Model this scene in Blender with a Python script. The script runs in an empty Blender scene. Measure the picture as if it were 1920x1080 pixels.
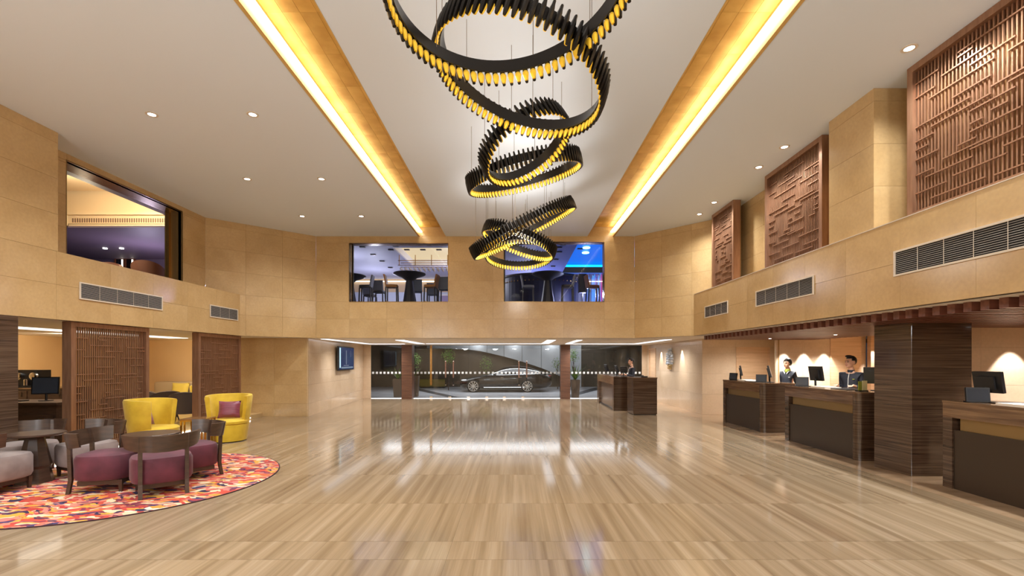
import bpy, bmesh, math, random
from mathutils import Vector, Matrix
random.seed(7)
PI = math.pi
S = bpy.context.scene
C = S.collection
# ------------------------------------------------------------ camera, world, exposure
F, CX, CY, H = 885.0, 965.0, 675.0, 1.75
cam = bpy.data.cameras.new('camera'); camo = bpy.data.objects.new('camera', cam); C.objects.link(camo)
cam.sensor_width = 36; cam.lens = F * 36 / 1920
cam.shift_x = (960 - CX) / 1920; cam.shift_y = (CY - 540) / 1920
camo.location = (0, 0, H); camo.rotation_euler = (PI / 2, 0, 0)
cam.clip_start = 0.05; cam.clip_end = 200
S.camera = camo
S.view_settings.view_transform = 'Standard'; S.view_settings.look = 'None'
S.view_settings.gamma = 1; S.view_settings.use_curve_mapping = False
S.view_settings.exposure = -0.32
w = bpy.data.worlds.new('world'); S.world = w; w.use_nodes = True
w.node_tree.nodes['Background'].inputs[0].default_value = (0.10, 0.11, 0.14, 1)
w.node_tree.nodes['Background'].inputs[1].default_value = 0.3
S.cycles.use_denoising = True
S.cycles.max_bounces = 8; S.cycles.diffuse_bounces = 5; S.cycles.glossy_bounces = 4
S.cycles.transparent_max_bounces = 12; S.cycles.sample_clamp_indirect = 6
S.cycles.caustics_reflective = False; S.cycles.caustics_refractive = False
def lin(r, g, b):
    f = lambda c: (c/255/12.92) if c/255 <= .04045 else ((c/255+.055)/1.055)**2.4
    return (f(r), f(g), f(b), 1)
def spot(name, loc, tgt, watt, col, ang=80, blend=.6, rad=.04):
    l = bpy.data.lights.new(name, 'SPOT'); l.energy = watt; l.color = col; l.spot_size = math.radians(ang)
    l.spot_blend = blend; l.shadow_soft_size = rad
    o = bpy.data.objects.new(name, l); C.objects.link(o); o.location = loc
    o.rotation_euler = (Vector(tgt) - Vector(loc)).to_track_quat('-Z', 'Y').to_euler(); return o
def area(name, loc, sx, sy, watt, col, rot=(0, 0, 0), spread=180):
    l = bpy.data.lights.new(name, 'AREA'); l.shape = 'RECTANGLE'; l.size = sx; l.size_y = sy; l.energy = watt; l.color = col
    l.spread = math.radians(spread)
    o = bpy.data.objects.new(name, l); C.objects.link(o); o.location = loc; o.rotation_euler = rot; return o
WARM = (1, .93, .80); NEUT = (.94, .97, 1); COOL = (.93, .94, 1)
# recessed downlights (positions read from the photograph, continued behind the camera)
DL = [(x, y) for y in (12.55, 9.97, 7.35, 4.75, 2.1, -.5, -3.1, -5.7) for x in (-5.65, -4.08)]
DR = [(4.84, y) for y in (12.37, 11.45, 9.36, 8.47, 5.79, 4.9, 2.4, 1.4, -1.2, -3.4, -5.6)]
for x, y in DL + DR:
    spot('downlight_lamp', (x, y, 5.55), (x, y, 0), 350, NEUT, 140, 1, .06)
# entrance fill: added spots without fixtures, carrying the light of the dimmed cove strips
for x in (-5.6, -2.8, 0, 2.8, 5.2):
    for y in (16.6, 18.6, 20.6):
        spot('entrance_fill', (x, y, 2.41), (x, y, 0), 230, (1, .98, .98), 150, 1, .05)
# unseen fill points around the camera, added to brighten ceiling and walls
for x, y in ((-4.6, -1.6), (0, -2.2), (3.2, -3.5), (-2, -6), (-5.2, .6), (-5.0, -4.5), (4.0, .2)):
    l = bpy.data.lights.new('hall_fill', 'POINT'); l.energy = 190; l.color = (.87, .94, 1); l.shadow_soft_size = .35
    o = bpy.data.objects.new('hall_fill', l); C.objects.link(o); o.location = (x, y, 3.1)
for x, y in ((-9.2, 9.2), (-11.2, 9.6), (-9.4, 12.4), (-11.4, 12.8), (-9.6, 14.8)):  # added fill spots without fixtures, in place of the lounge cove light
    spot('lounge_fill', (x, y, 2.41), (x, y, 0), 180, (1, .9, .72), 140, 1, .06)
for x, y in [(7.3, 12.4), (8.4, 12.4), (7.4, 10.6), (8.0, 8.9), (7.6, 6.4), (8.9, 7.0), (7.6, 4.6), (6.2, 9.0), (6.2, 5.2), (6.3, 11.8)]:
    spot('soffit_lamp_or_fill', (x, y, 2.30), (x, y, 0), 260, (1, .97, .93), 120, .8, .04)
for x, y in ((6.7, 13.75), (7.3, 14.0)): spot('soffit_lamp_or_fill', (x, y, 2.41), (x, y, 0), 130, (1, .97, .93), 150, 1, .06)  # two extra fill spots, added to brighten the far desk wall
for a_, b_ in (((-10.3, 13.2, 2.38), (-10.3, 15.75, 1.2)), ((-11.4, 9.6, 2.38), (-13.4, 10.0, 1.4)), ((-11.4, 12.0, 2.38), (-13.4, 12.4, 1.4))): spot('lounge_wall_fill', a_, b_, 190, (1, .9, .74), 130, 1, .08)  # fill spots without fixtures, added to brighten the lounge walls
for x in (7.47, 8.02, 8.58, 9.9):
    spot('wall_washer_lamp', (x, 12.88, 2.30), (x, 12.98, 0), 170, (1, .97, 1), 56, .35, .02)
for x in (8.6, 9.8):
    spot('wall_washer_lamp', (x, 7.9, 2.30), (x, 8.03, 0), 230, (1, .93, .92), 66, .3, .02)
for y in (19.3, 16.9):
    spot('wall_washer_lamp', (5.86, y, 2.38), (5.94, y, 0), 170, (1, .95, .9), 50, .5, .02)
# outside canopy, bar upstairs, dining room upstairs
for x in (-2.5, 0, 2.5, 5): spot('canopy_panel_fill', (x, 28.6, 2.9), (x, 30.4, 1.9), 130, (.95, .97, 1), 120, 1, .1)  # unseen spots added to brighten the curved metal panels
area('canopy_light', (0, 25.2, 2.95), 14, 2.0, 520, (.92, .95, 1))
def point(name, loc, watt, col, rad=.12):
    l = bpy.data.lights.new(name, 'POINT'); l.energy = watt; l.color = col; l.shadow_soft_size = rad
    o = bpy.data.objects.new(name, l); C.objects.link(o); o.location = loc; return o
for x, y, z in ((-7.2, 18.8, 4.9), (-2.6, 20.5, 5.2), (-6.5, 22.0, 4.6)): point('bar_fill', (x, y, z), 150, (.82, .82, 1))  # floating points without fixtures, added as lavender fill for the bar
for x, y, z in ((2.6, 17.6, 4.2), (5.5, 20.5, 4.6), (1.0, 22.5, 4.6)): point('bar_fill', (x, y, z), 200, (.55, .58, 1))  # same added fill, bluer, for the right half of the bar
for x, y, z in ((-10.6, 11.6, 5.4), (-12.8, 13.0, 6.3), (-11.2, 13.8, 6.4)): point('dining_fill', (x, y, z), 150, (1, .82, .58))  # floating points without fixtures, added to brighten the dining room
point('dining_fill', (-13.5, 17.4, 4.6), 190, (.8, .7, 1))  # added fill point for the mauve back wall
# ------------------------------------------------------------ materials
def mat(name, col, rough=.5, metal=0, emit=None, es=1, spec=.5, coat=0, sheen=0, alpha=None):
    m = bpy.data.materials.new(name); m.use_nodes = True
    b = m.node_tree.nodes['Principled BSDF']
    b.inputs['Base Color'].default_value = col if len(col) == 4 else (*col, 1)
    b.inputs['Roughness'].default_value = rough; b.inputs['Metallic'].default_value = metal
    b.inputs['Specular IOR Level'].default_value = spec; b.inputs['Coat Weight'].default_value = coat
    b.inputs['Coat Roughness'].default_value = .05
    b.inputs['Sheen Weight'].default_value = sheen
    if emit:
        b.inputs['Emission Color'].default_value = emit; b.inputs['Emission Strength'].default_value = es
    return m
def noise_mat(name, stops, scale=(1, 1, 1), ns=4, detail=5, rough=.5, metal=0, coat=0, distort=0, rand=0.0, fine=None, coords='pos', bump=0, spec=.5, sheen=0, rvar=0):
    """procedural colour: stretched noise -> ramp, small per-object brightness variation"""
    m = mat(name, stops[0][1], rough, metal, coat=coat, spec=spec, sheen=sheen); t = m.node_tree; N = t.nodes; L = t.links
    b = N['Principled BSDF']
    if coords == 'pos': src = N.new('ShaderNodeNewGeometry').outputs['Position']
    else: src = N.new('ShaderNodeTexCoord').outputs['Object']
    oi = N.new('ShaderNodeObjectInfo')
    mp = N.new('ShaderNodeMapping'); mp.inputs['Scale'].default_value = scale; L.new(src, mp.inputs['Vector'])
    vec = mp.outputs[0]
    if rand:
        ad = N.new('ShaderNodeVectorMath'); ad.operation = 'MULTIPLY_ADD'
        L.new(oi.outputs['Random'], ad.inputs[0]); ad.inputs[1].default_value = (13, 7, 11); L.new(vec, ad.inputs[2]); vec = ad.outputs[0]
    n = N.new('ShaderNodeTexNoise'); n.inputs['Scale'].default_value = ns; n.inputs['Detail'].default_value = detail
    n.inputs['Distortion'].default_value = distort; L.new(vec, n.inputs['Vector'])
    r = N.new('ShaderNodeValToRGB'); e = r.color_ramp.elements
    e[0].position, e[0].color = stops[0]; e[1].position, e[1].color = stops[-1]
    for p, c in stops[1:-1]:
        q = e.new(p); q.color = c
    L.new(n.outputs['Fac'], r.inputs[0]); out = r.outputs[0]
    if fine:
        n2 = N.new('ShaderNodeTexNoise'); n2.inputs['Scale'].default_value = fine[0]; n2.inputs['Detail'].default_value = 3; L.new(vec, n2.inputs['Vector'])
        mr = N.new('ShaderNodeMapRange'); mr.inputs['From Min'].default_value = .3; mr.inputs['From Max'].default_value = .7
        mr.inputs['To Min'].default_value = 1 - fine[1]; mr.inputs['To Max'].default_value = 1 + fine[1]; L.new(n2.outputs['Fac'], mr.inputs['Value'])
        mx = N.new('ShaderNodeVectorMath'); mx.operation = 'SCALE'; L.new(out, mx.inputs[0]); L.new(mr.outputs[0], mx.inputs['Scale']); out = mx.outputs[0]
    if rand:
        mr = N.new('ShaderNodeMapRange'); mr.inputs['To Min'].default_value = 1 - rand; mr.inputs['To Max'].default_value = 1 + rand
        L.new(oi.outputs['Random'], mr.inputs['Value'])
        mx = N.new('ShaderNodeVectorMath'); mx.operation = 'SCALE'; L.new(out, mx.inputs[0]); L.new(mr.outputs[0], mx.inputs['Scale']); out = mx.outputs[0]
    L.new(out, b.inputs['Base Color'])
    if rvar:
        mr = N.new('ShaderNodeMapRange'); mr.inputs['To Min'].default_value = max(.02, rough - rvar); mr.inputs['To Max'].default_value = rough + rvar
        L.new(n.outputs['Fac'], mr.inputs['Value']); L.new(mr.outputs[0], b.inputs['Roughness'])
    if bump:
        bp = N.new('ShaderNodeBump'); bp.inputs['Strength'].default_value = bump; bp.inputs['Distance'].default_value = .01
        L.new(n.outputs['Fac'], bp.inputs['Height']); L.new(bp.outputs[0], b.inputs['Normal'])
    return m
def glass_mat(name, tint=(1, 1, 1, 1), ior=1.45, boost=0.0):
    m = bpy.data.materials.new(name); m.use_nodes = True; t = m.node_tree; t.nodes.clear(); N = t.nodes; L = t.links
    o = N.new('ShaderNodeOutputMaterial'); mx = N.new('ShaderNodeMixShader'); tr = N.new('ShaderNodeBsdfTransparent'); gl = N.new('ShaderNodeBsdfGlossy')
    tr.inputs[0].default_value = tint; gl.inputs['Roughness'].default_value = 0.0
    fr = N.new('ShaderNodeFresnel'); fr.inputs['IOR'].default_value = ior
    ad = N.new('ShaderNodeMath'); ad.operation = 'ADD'; ad.use_clamp = True; ad.inputs[1].default_value = boost; L.new(fr.outputs[0], ad.inputs[0])
    ge = N.new('ShaderNodeNewGeometry'); fm = N.new('ShaderNodeMath'); fm.operation = 'SUBTRACT'; fm.inputs[0].default_value = 1; L.new(ge.outputs['Backfacing'], fm.inputs[1])
    mu = N.new('ShaderNodeMath'); mu.operation = 'MULTIPLY'; L.new(ad.outputs[0], mu.inputs[0]); L.new(fm.outputs[0], mu.inputs[1])
    L.new(mu.outputs[0], mx.inputs[0]); L.new(tr.outputs[0], mx.inputs[1]); L.new(gl.outputs[0], mx.inputs[2]); L.new(mx.outputs[0], o.inputs[0])
    return m
def emis(name, col, s):
    return mat(name, (0, 0, 0, 1), .5, emit=col if len(col) == 4 else (*col, 1), es=s)
STONE = noise_mat('beige_marble', [(.3, lin(186, 153, 104)), (.5, lin(194, 161, 112)), (.75, lin(201, 169, 121))], (1, 1, 1), 1.6, 6, .22, rand=.035, fine=(22, .05), distort=.4)
STONE2 = noise_mat('pale_marble', [(.3, lin(208, 184, 154)), (.7, lin(218, 196, 168))], (1, 1, 1), 1.3, 5, .16, rand=.03, fine=(20, .04), distort=.4)
JOINT = mat('stone_joint', lin(168, 136, 94), .7)
JOINTF = mat('floor_joint', lin(96, 72, 50), .6)
FLOOR = noise_mat('grained_marble_floor', [(.25, lin(124, 102, 78)), (.42, lin(144, 123, 96)), (.6, lin(162, 141, 114)), (.8, lin(180, 161, 136))], (3.6, .07, 1), 3.0, 8, .10, rand=.035, fine=(22, .06), distort=.25, rvar=.03, spec=.8)
BORDER = noise_mat('tan_border_stone', [(.3, lin(158, 130, 100)), (.7, lin(186, 158, 128))], (.5, 2.4, 1), 2.5, 5, .12, rand=.05, fine=(14, .05), spec=.6)
CEIL = mat('ceiling_paint', lin(222, 230, 240), .85)
LOWCEIL = mat('lower_ceiling_paint', lin(228, 222, 214), .7)
GOLD = noise_mat('gold_leaf', [(.3, lin(200, 152, 66)), (.7, lin(228, 186, 100))], (1, 1, 1), 3, 3, .5, metal=.45, rand=.07)
GOLDT = mat('gold_trim', lin(214, 176, 104), .4, .3)
LAMPGOLD = mat('lamp_gold', lin(240, 196, 60), .28, .55, emit=lin(255, 190, 40), es=.22)
BLACKM = mat('black_metal', lin(30, 25, 20), .28, .6, spec=.6)
BRONZE = noise_mat('brushed_bronze', [(.3, lin(150, 110, 84)), (.7, lin(172, 130, 100))], (3, 3, .4), 8, 3, .33, metal=.6)
BRONZEBACK = mat('bronze_backing', lin(150, 112, 70), .25, .5)
WOODD = noise_mat('dark_striped_veneer', [(.3, lin(50, 34, 24)), (.48, lin(74, 55, 42)), (.62, lin(92, 72, 56)), (.75, lin(100, 80, 62))], (.3, .3, 16), 3.2, 5, .16, coat=.3, fine=(9, .10), distort=.5)
WOODM = noise_mat('walnut_fascia_veneer', [(.3, lin(84, 60, 42)), (.5, lin(112, 84, 60)), (.72, lin(140, 110, 80))], (.4, .4, 8), 3.0, 5, .2, coat=.3, fine=(10, .08), distort=.6)
WOODR = noise_mat('red_brown_veneer', [(.3, lin(84, 54, 40)), (.7, lin(120, 84, 64))], (.5, .5, 12), 3.0, 4, .3, fine=(10, .08))
WOODL = noise_mat('pale_oak_panel', [(.3, lin(206, 172, 134)), (.7, lin(222, 190, 154))], (.5, .5, 9), 2.0, 4, .4, fine=(12, .05))
WOODF = noise_mat('dark_furniture_wood', [(.3, lin(56, 40, 31)), (.7, lin(78, 58, 45))], (4, 4, 20), 1.5, 4, .32, coords='obj', spec=.6)
SLAT = noise_mat('baffle_wood', [(.3, lin(92, 52, 40)), (.7, lin(122, 76, 60))], (1, 6, 6), 3, 3, .35)
PANELD = mat('dark_desk_panel', lin(66, 54, 44), .35, .3)
BRONZES = mat('bronze_strip', lin(150, 124, 82), .3, .6)
VENT = mat('vent_frame', lin(214, 200, 180), .5)
VENTB = mat('vent_blade', lin(176, 168, 160), .45, .3)
VENTK = mat('vent_dark', lin(22, 20, 20), .8)
PLUM = noise_mat('plum_velvet', [(.3, lin(74, 27, 40)), (.7, lin(102, 42, 58))], (1, 1, 1), 5, 3, .75, coords='obj', sheen=.12)
GREYV = noise_mat('grey_velvet', [(.3, lin(126, 112, 108)), (.7, lin(152, 138, 132))], (1, 1, 1), 5, 3, .8, coords='obj', sheen=.15)
YELLOW = noise_mat('yellow_velvet', [(.3, lin(196, 158, 26)), (.7, lin(224, 190, 48))], (1, 1, 1), 4, 3, .7, coords='obj', sheen=.15)
BURG = noise_mat('burgundy_silk', [(.3, lin(112, 44, 62)), (.7, lin(140, 66, 84))], (1, 1, 6), 4, 3, .35, coords='obj', sheen=.3)
MUST = mat('mustard_fabric', lin(206, 176, 70), .8)
BEIGEF = mat('beige_fabric', lin(176, 152, 116), .85)
DKFAB = mat('dark_grey_fabric', lin(84, 72, 66), .8)
BLACKP = mat('black_plastic', lin(22, 22, 24), .35)
SCRN = mat('dark_screen', lin(40, 42, 46), .12, emit=lin(60, 64, 72), es=.25)
WHITEP = mat('white_paper', lin(232, 224, 212), .6)
CHROME = mat('chrome', (.8, .8, .8, 1), .12, 1)
BRASS = mat('brass', lin(196, 150, 80), .2, .9)
SKIN = mat('skin', lin(232, 180, 150), .5)
SKIN.node_tree.nodes['Principled BSDF'].inputs['Subsurface Weight'].default_value = .08
HAIR = mat('black_hair', lin(26, 19, 16), .45)
NAVY = noise_mat('charcoal_suit', [(.3, lin(34, 37, 46)), (.7, lin(44, 47, 58))], (1, 1, 1), 30, 3, .7, coords='obj')
LIME = mat('lime_scarf', lin(150, 160, 50), .6)
WHITEC = mat('white_cloth', lin(230, 228, 222), .7)
LIP = mat('lip', lin(170, 84, 78), .5)
GLASS = glass_mat('clear_glass', (.97, .98, .98, 1), 1.18, .0)
GLASSD = glass_mat('entrance_glass', (.92, .93, .93, 1), 1.5, .02)
ETCH = mat('etched_square', lin(220, 224, 226), .5, emit=lin(200, 205, 210), es=.12)
CONC = noise_mat('driveway_concrete', [(.3, lin(160, 160, 164)), (.7, lin(184, 184, 188))], (1, 1, 1), 1, 4, .35)
CONCD = mat('dark_driveway_band', lin(72, 74, 78), .35)
FACADE = noise_mat('brown_facade', [(.3, lin(74, 62, 46)), (.7, lin(92, 78, 58))], (1, 1, .3), 1, 3, .6)
GREYPAN = noise_mat('grey_metal_panel', [(.3, lin(150, 154, 158)), (.7, lin(172, 176, 180))], (1, 1, 1), .6, 2, .35, metal=.2)
CARP = mat('black_car_paint', lin(16, 15, 15), .2, 0, coat=.5)
CARG = mat('tinted_car_glass', lin(12, 14, 16), .04, 0, spec=.9)
ALLOY = mat('alloy_wheel', lin(200, 198, 192), .25, .8)
RUBBER = mat('tyre', lin(20, 20, 20), .8)
LEAF = noise_mat('leaf_green', [(.3, lin(50, 92, 30)), (.7, lin(130, 168, 60))], (1, 1, 1), 9, 3, .5)
POT = mat('taupe_planter', lin(98, 82, 68), .5)
LED = emis('white_led', (1, .93, .84), 9)
LEDC = emis('cool_led', (.97, .97, 1), 1.9); LEDL = emis('lounge_led', (1, .95, .86), 2.0)
LEDW = emis('warm_led', (1, .88, .66), 15)
DLM = emis('downlight_lens', (1, .97, .93), 12)
BARW = mat('bar_ceiling_paint', lin(176, 176, 196), .6)
# ------------------------------------------------------------ mesh helpers
class MB:
    def __init__(s): s.bm = bmesh.new()
    def box(s, x0, x1, y0, y1, z0, z1, M=None):
        vs = [Vector((x, y, z)) for x in (x0, x1) for y in (y0, y1) for z in (z0, z1)]
        if M is not None: vs = [M @ v for v in vs]
        v = [s.bm.verts.new(p) for p in vs]
        for f in ((0, 1, 3, 2), (4, 6, 7, 5), (0, 4, 5, 1), (2, 3, 7, 6), (0, 2, 6, 4), (1, 5, 7, 3)): s.bm.faces.new([v[i] for i in f])
        return s
    def rings(s, rs, cap=True, closed=True):
        """loft a list of rings (lists of points)"""
        R = [[s.bm.verts.new(p) for p in r] for r in rs]; n = len(R[0])
        for a, b in zip(R, R[1:]):
            for i in range(n if closed else n - 1):
                j = (i + 1) % n; s.bm.faces.new((a[i], a[j], b[j], b[i]))
        if cap and closed: s.bm.faces.new(R[0][::-1]); s.bm.faces.new(R[-1])
        return s
    def lathe(s, prof, seg=24, c=(0, 0, 0), cap=True, M=None, ph=0):
        rs = []
        for r, z in prof:
            ring = [Vector((c[0] + r*math.cos(2*PI*i/seg+ph), c[1] + r*math.sin(2*PI*i/seg+ph), c[2] + z)) for i in range(seg)]
            if M is not None: ring = [M @ p for p in ring]
            rs.append(ring)
        return s.rings(rs, cap)
    def tube(s, pts, r, seg=6, cap=True, closed=False):
        pts = [Vector(p) for p in pts]; rs = []; n = len(pts)
        up = Vector((0, 0, 1))
        for i, p in enumerate(pts):
            if closed: d = pts[(i+1) % n] - pts[i-1]
            else: d = pts[min(i+1, n-1)] - pts[max(i-1, 0)]
            d.normalize(); a = d.cross(up)
            if a.length < 1e-3: a = d.cross(Vector((1, 0, 0)))
            a.normalize(); b = d.cross(a); rr = r[i] if isinstance(r, (list, tuple)) else r
            rs.append([p + rr*(math.cos(2*PI*k/seg)*a + math.sin(2*PI*k/seg)*b) for k in range(seg)])
        if closed: rs.append(rs[0])
        return s.rings(rs, cap and not closed)
    def prism(s, poly, z0, z1):
        """poly in xy extruded in z"""
        return s.rings([[Vector((x, y, z0)) for x, y in poly], [Vector((x, y, z1)) for x, y in poly]])
    def ell(s, c, r, seg=16, rin=10, M=None):
        rs = []
        for i in range(1, rin):
            a = PI*i/rin; rs.append([Vector((c[0]+r[0]*math.sin(a)*math.cos(2*PI*k/seg), c[1]+r[1]*math.sin(a)*math.sin(2*PI*k/seg), c[2]-r[2]*math.cos(a))) for k in range(seg)])
        if M is not None: rs = [[M @ p for p in q] for q in rs]
        return s.rings(rs)
    def data(s, name, m, smooth=False):
        bmesh.ops.recalc_face_normals(s.bm, faces=s.bm.faces)
        me = bpy.data.meshes.new(name); s.bm.to_mesh(me); s.bm.free()
        if m: me.materials.append(m)
        if smooth:
            for p in me.polygons: p.use_smooth = True
            me.set_sharp_from_angle(angle=math.radians(42))
        return me
    def build(s, name, m, parent=None, smooth=False, loc=None):
        return obj(name, s.data(name, m, smooth), parent, loc)
def obj(name, me, parent=None, loc=None, rz=0):
    o = bpy.data.objects.new(name, me); C.objects.link(o)
    if loc: o.location = loc
    if rz: o.rotation_euler[2] = rz
    if parent: o.parent = parent
    return o
def tag(o, label, cat, group=None):
    o['label'] = label; o['category'] = cat
    if group: o['group'] = group
    return o
def thing(name, label, cat, loc=(0, 0, 0), rz=0, group=None):
    o = bpy.data.objects.new(name, None); C.objects.link(o); o.location = loc; o.rotation_euler[2] = rz
    o.empty_display_size = .1
    return tag(o, label, cat, group)
def struct(o): o['kind'] = 'structure'; return o
def stuff(o): o['kind'] = 'stuff'; return o
def dup(root, loc, rz, label, group=None):
    r = root.copy(); C.objects.link(r); r.location = loc; r.rotation_euler[2] = rz; r['label'] = label
    if group: r['group'] = group
    for ch in list(root.children):
        c = ch.copy(); C.objects.link(c); c.parent = r
        for g in list(ch.children):
            d = g.copy(); C.objects.link(d); d.parent = c
    return r
def bevel(mb, w=.01, seg=2):
    bmesh.ops.bevel(mb.bm, geom=list(mb.bm.edges), offset=w, segments=seg, affect='EDGES', profile=.5); return mb
PX = lambda px, Y: (px - CX) * Y / F
PZ = lambda py, Y: H - (py - CY) * Y / F
_cache = {}
def boxmesh(name, a, b, c, m):
    k = (round(a, 3), round(b, 3), round(c, 3), m.name)
    if k not in _cache:
        q = MB(); q.box(0, a, 0, b, 0, c); _cache[k] = q.data(name, m)
    return _cache[k]
def cuts(a, b, step, extra=(), minw=.32):
    n = max(1, round((b-a)/step)); c = [a + (b-a)*i/n for i in range(n+1)]
    for e in extra:
        if a < e < b:
            c = [q for q in c if abs(q-e) > minw or q in (a, b)] + [e]
    return sorted(set(c))
def wall(name, p0, p1, zs, holes=(), wd=1.0, m=STONE, th=.03, back=.10, root=None):
    """stone clad wall from p0 to p1, room on the LEFT of the direction p0->p1; holes = (u0,u1,z0,z1)"""
    p0 = Vector(p0); p1 = Vector(p1); d = p1 - p0; Ln = d.length; ang = math.atan2(d.y, d.x)
    us = cuts(0, Ln, wd, [h for q in holes for h in q[:2]])
    zc = sorted(set(list(zs) + [h for q in holes for h in q[2:] if zs[0] < h < zs[-1]]))
    zc = [z for i, z in enumerate(zc) if i == 0 or z - zc[i-1] > .03]
    M = Matrix.Translation((p0.x, p0.y, 0)) @ Matrix.Rotation(ang, 4, 'Z')
    b = MB(); cells = []
    for u0, u1 in zip(us, us[1:]):
        for z0, z1 in zip(zc, zc[1:]):
            uc, zm = (u0+u1)/2, (z0+z1)/2
            if any(h[0] < uc < h[1] and h[2] < zm < h[3] for h in holes): continue
            b.box(u0 + (.035 if u0 == 0 else 0), u1 - (.035 if u1 == us[-1] else 0), -back, -th, z0, z1, M); cells.append((u0, u1, z0, z1))
    o = b.build(name, JOINT); struct(o)
    g = .003
    for u0, u1, z0, z1 in cells:
        me = boxmesh('stone_panel', u1-u0-g, th+.002, z1-z0-g, m)
        q = obj('stone_panel', me, o, M @ Vector((u0+g/2, -th-.002, z0+g/2)), ang)
    return o
# ------------------------------------------------------------ the room
ZL, ZP, ZC = 2.43, 3.58, 5.58
YB, YG = 14.61, 21.5
XL, XR = -7.70, 5.02
LEV = [ZL, 3.02, ZP, 4.20, 4.80, 5.40, ZC]
LEVB = [ZL, 3.02, ZP]
# floor: base slab and individual slabs
f = MB(); f.box(-13.6, 11.5, -8.2, YG, -.12, -.014); floor = struct(f.build('floor', JOINTF))
ys = [-8.2, -6.5, -4.7, -3.0, -1.2, .55, 2.3, 4.14, 4.555, 5.76, 7.2, 8.65, 10.1, 11.55, 13.0, 14.45, 15.9, 17.35, 18.8, 20.2, YG]
xs = [-7.9, -6.6, -5.4, -4.2, -3.0, -1.8, -.6, .6, 1.8, 3.0, 4.2, 5.5]
for i, (y0, y1) in enumerate(zip(ys, ys[1:])):
    for x0, x1 in zip(xs, xs[1:]):
        obj('floor_slab', boxmesh('floor_slab', x1-x0-.0012, y1-y0-.006, .012, FLOOR), floor, (x0+.0006, y0+.003, -.012))
for y0, y1 in zip(ys[1:], ys[2:]):
    if y1 > 2:
        for x0, x1 in ((5.5, 6.9), (6.9, 8.4), (8.4, 10.2)):
            obj('border_slab', boxmesh('border_slab', x1-x0-.004, y1-y0-.006, .012, BORDER), floor, (x0+.002, y0+.003, -.012))
# back upper wall with two bar windows
W1 = (PX(655, YB), PX(840, YB), ZP-.02, 5.36); W2 = (PX(945, YB), PX(1133, YB), ZP-.02, 5.40)
cl, cr = -6.15, 3.71
wall('wall_back', (cr, YB), (cl, YB), LEV, [(cr-W1[1], cr-W1[0], W1[2], W1[3]), (cr-W2[1], cr-W2[0], W2[2], W2[3])], 1.05)
wall('wall_back_coffer', (3.10, YB), (-3.0, YB), [ZC, 5.86], (), 1.2)
wall('wall_angle_left', (cl, YB), (-8.31, 12.68), LEV, (), .98)
wall('wall_angle_right', (5.62, 12.63), (cr, YB), LEV, (), .98)
# left: band, near block, upper recessed wall with the dining window
wall('wall_left_band', (XL, 13.24), (XL, -8.0), LEVB, (), 1.06)
wall('wall_left_block', (XL, 7.96), (XL, -8.0), [ZP, 4.20, 4.80, 5.40, ZC], (), 1.06)
wall('wall_left_block_end', (-8.31, 7.96), (XL, 7.96), [ZP, 4.20, 4.80, 5.40, ZC], (), .61)
wall('wall_left_upper', (-8.31, 12.68), (-8.31, 7.96), [ZP, 4.20, 4.80, 5.40, ZC], [(12.68-11.8, 12.68-8.76, ZP-.1, 5.45)], 1.0)
b = MB(); b.box(-8.45, XL-.08, 7.96, 13.3, 3.48, 3.56); struct(b.build('ledge_left', STONE))
# right: band, blocks, recesses
wall('wall_right_band', (XR, -8.0), (XR, 13.22), LEVB, (), 1.0)
U4 = [ZP, 4.20, 4.80, 5.40, ZC]
wall('wall_right_block', (5.06, 6.65), (5.06, 7.6), U4, (), .95)
wall('wall_right_block_end', (5.62, 6.65), (5.06, 6.65), U4, (), .6)
wall('wall_right_block_far_end', (5.06, 7.6), (5.62, 7.6), U4, (), .6)
wall('wall_right_upper', (5.62, -8.0), (5.62, 12.63), U4, (), 1.0)
b = MB(); b.box(XR+.1, 5.75, -8, 12.9, 3.48, 3.56); struct(b.build('ledge_right', STONE))
b = MB(); b.box(XR-.004, XR+.012, -8, 13.2, ZP+.001, ZP+.012); struct(b.build('trim_1', VENT))
# ceiling with two long gold coffers
for i, (x0, x1) in enumerate(((-8.5, -2.95), (-2.13, 2.25), (3.05, 5.8))):
    b = MB(); b.box(x0, x1, -8.1, YB+.12, ZC, 5.66); o = b.build('ceiling' if i == 0 else 'ceiling_strip', CEIL); struct(o)
b = MB(); b.box(-8.5, 5.8, -8.1, YB+.12, 5.90, 5.98); struct(b.build('ceiling_deck', CEIL))
for x0, x1, out in ((-2.95, -2.13, -1), (2.25, 3.05, 1)):
    t = MB(); t.box(x0, x1, -8.1, YB+.02, 5.87, 5.90); t = struct(t.build('ceiling_coffer', GOLDT))
    nx = 4
    for j in range(30):
        y0 = -8.1 + j*.76
        if y0 + .75 < .5: continue
        for k in range(nx):
            ww = (x1-x0)/nx
            obj('gold_leaf_tile', boxmesh('gold_leaf_tile', ww-.003, .757, .01, GOLD), t, (x0+k*ww+.0015, min(y0, YB-.76), 5.86))
    b = MB(); b.box(x0, x0+.012, -8.1, YB, 5.575, 5.87); b.box(x1-.012, x1, -8.1, YB, 5.575, 5.87)
    xo = x0 if out < 0 else x1
    b.box(min(xo, xo+out*.035), max(xo, xo+out*.035), -8.1, YB, 5.572, 5.58); struct(b.build('trim_2', GOLDT, t))
    b = MB(); a0, a1 = (x0+.013, x0+.085) if out < 0 else (x1-.085, x1-.013)
    b.box(a0, a1, -8.0, YB-.01, 5.70, 5.72); b.build('led_strip', LEDW, t)
# wall behind the camera
b = MB(); b.box(-13.6, 11.5, -8.3, -8.1, -.1, 5.98); struct(b.build('wall_front', STONE2))
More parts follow.
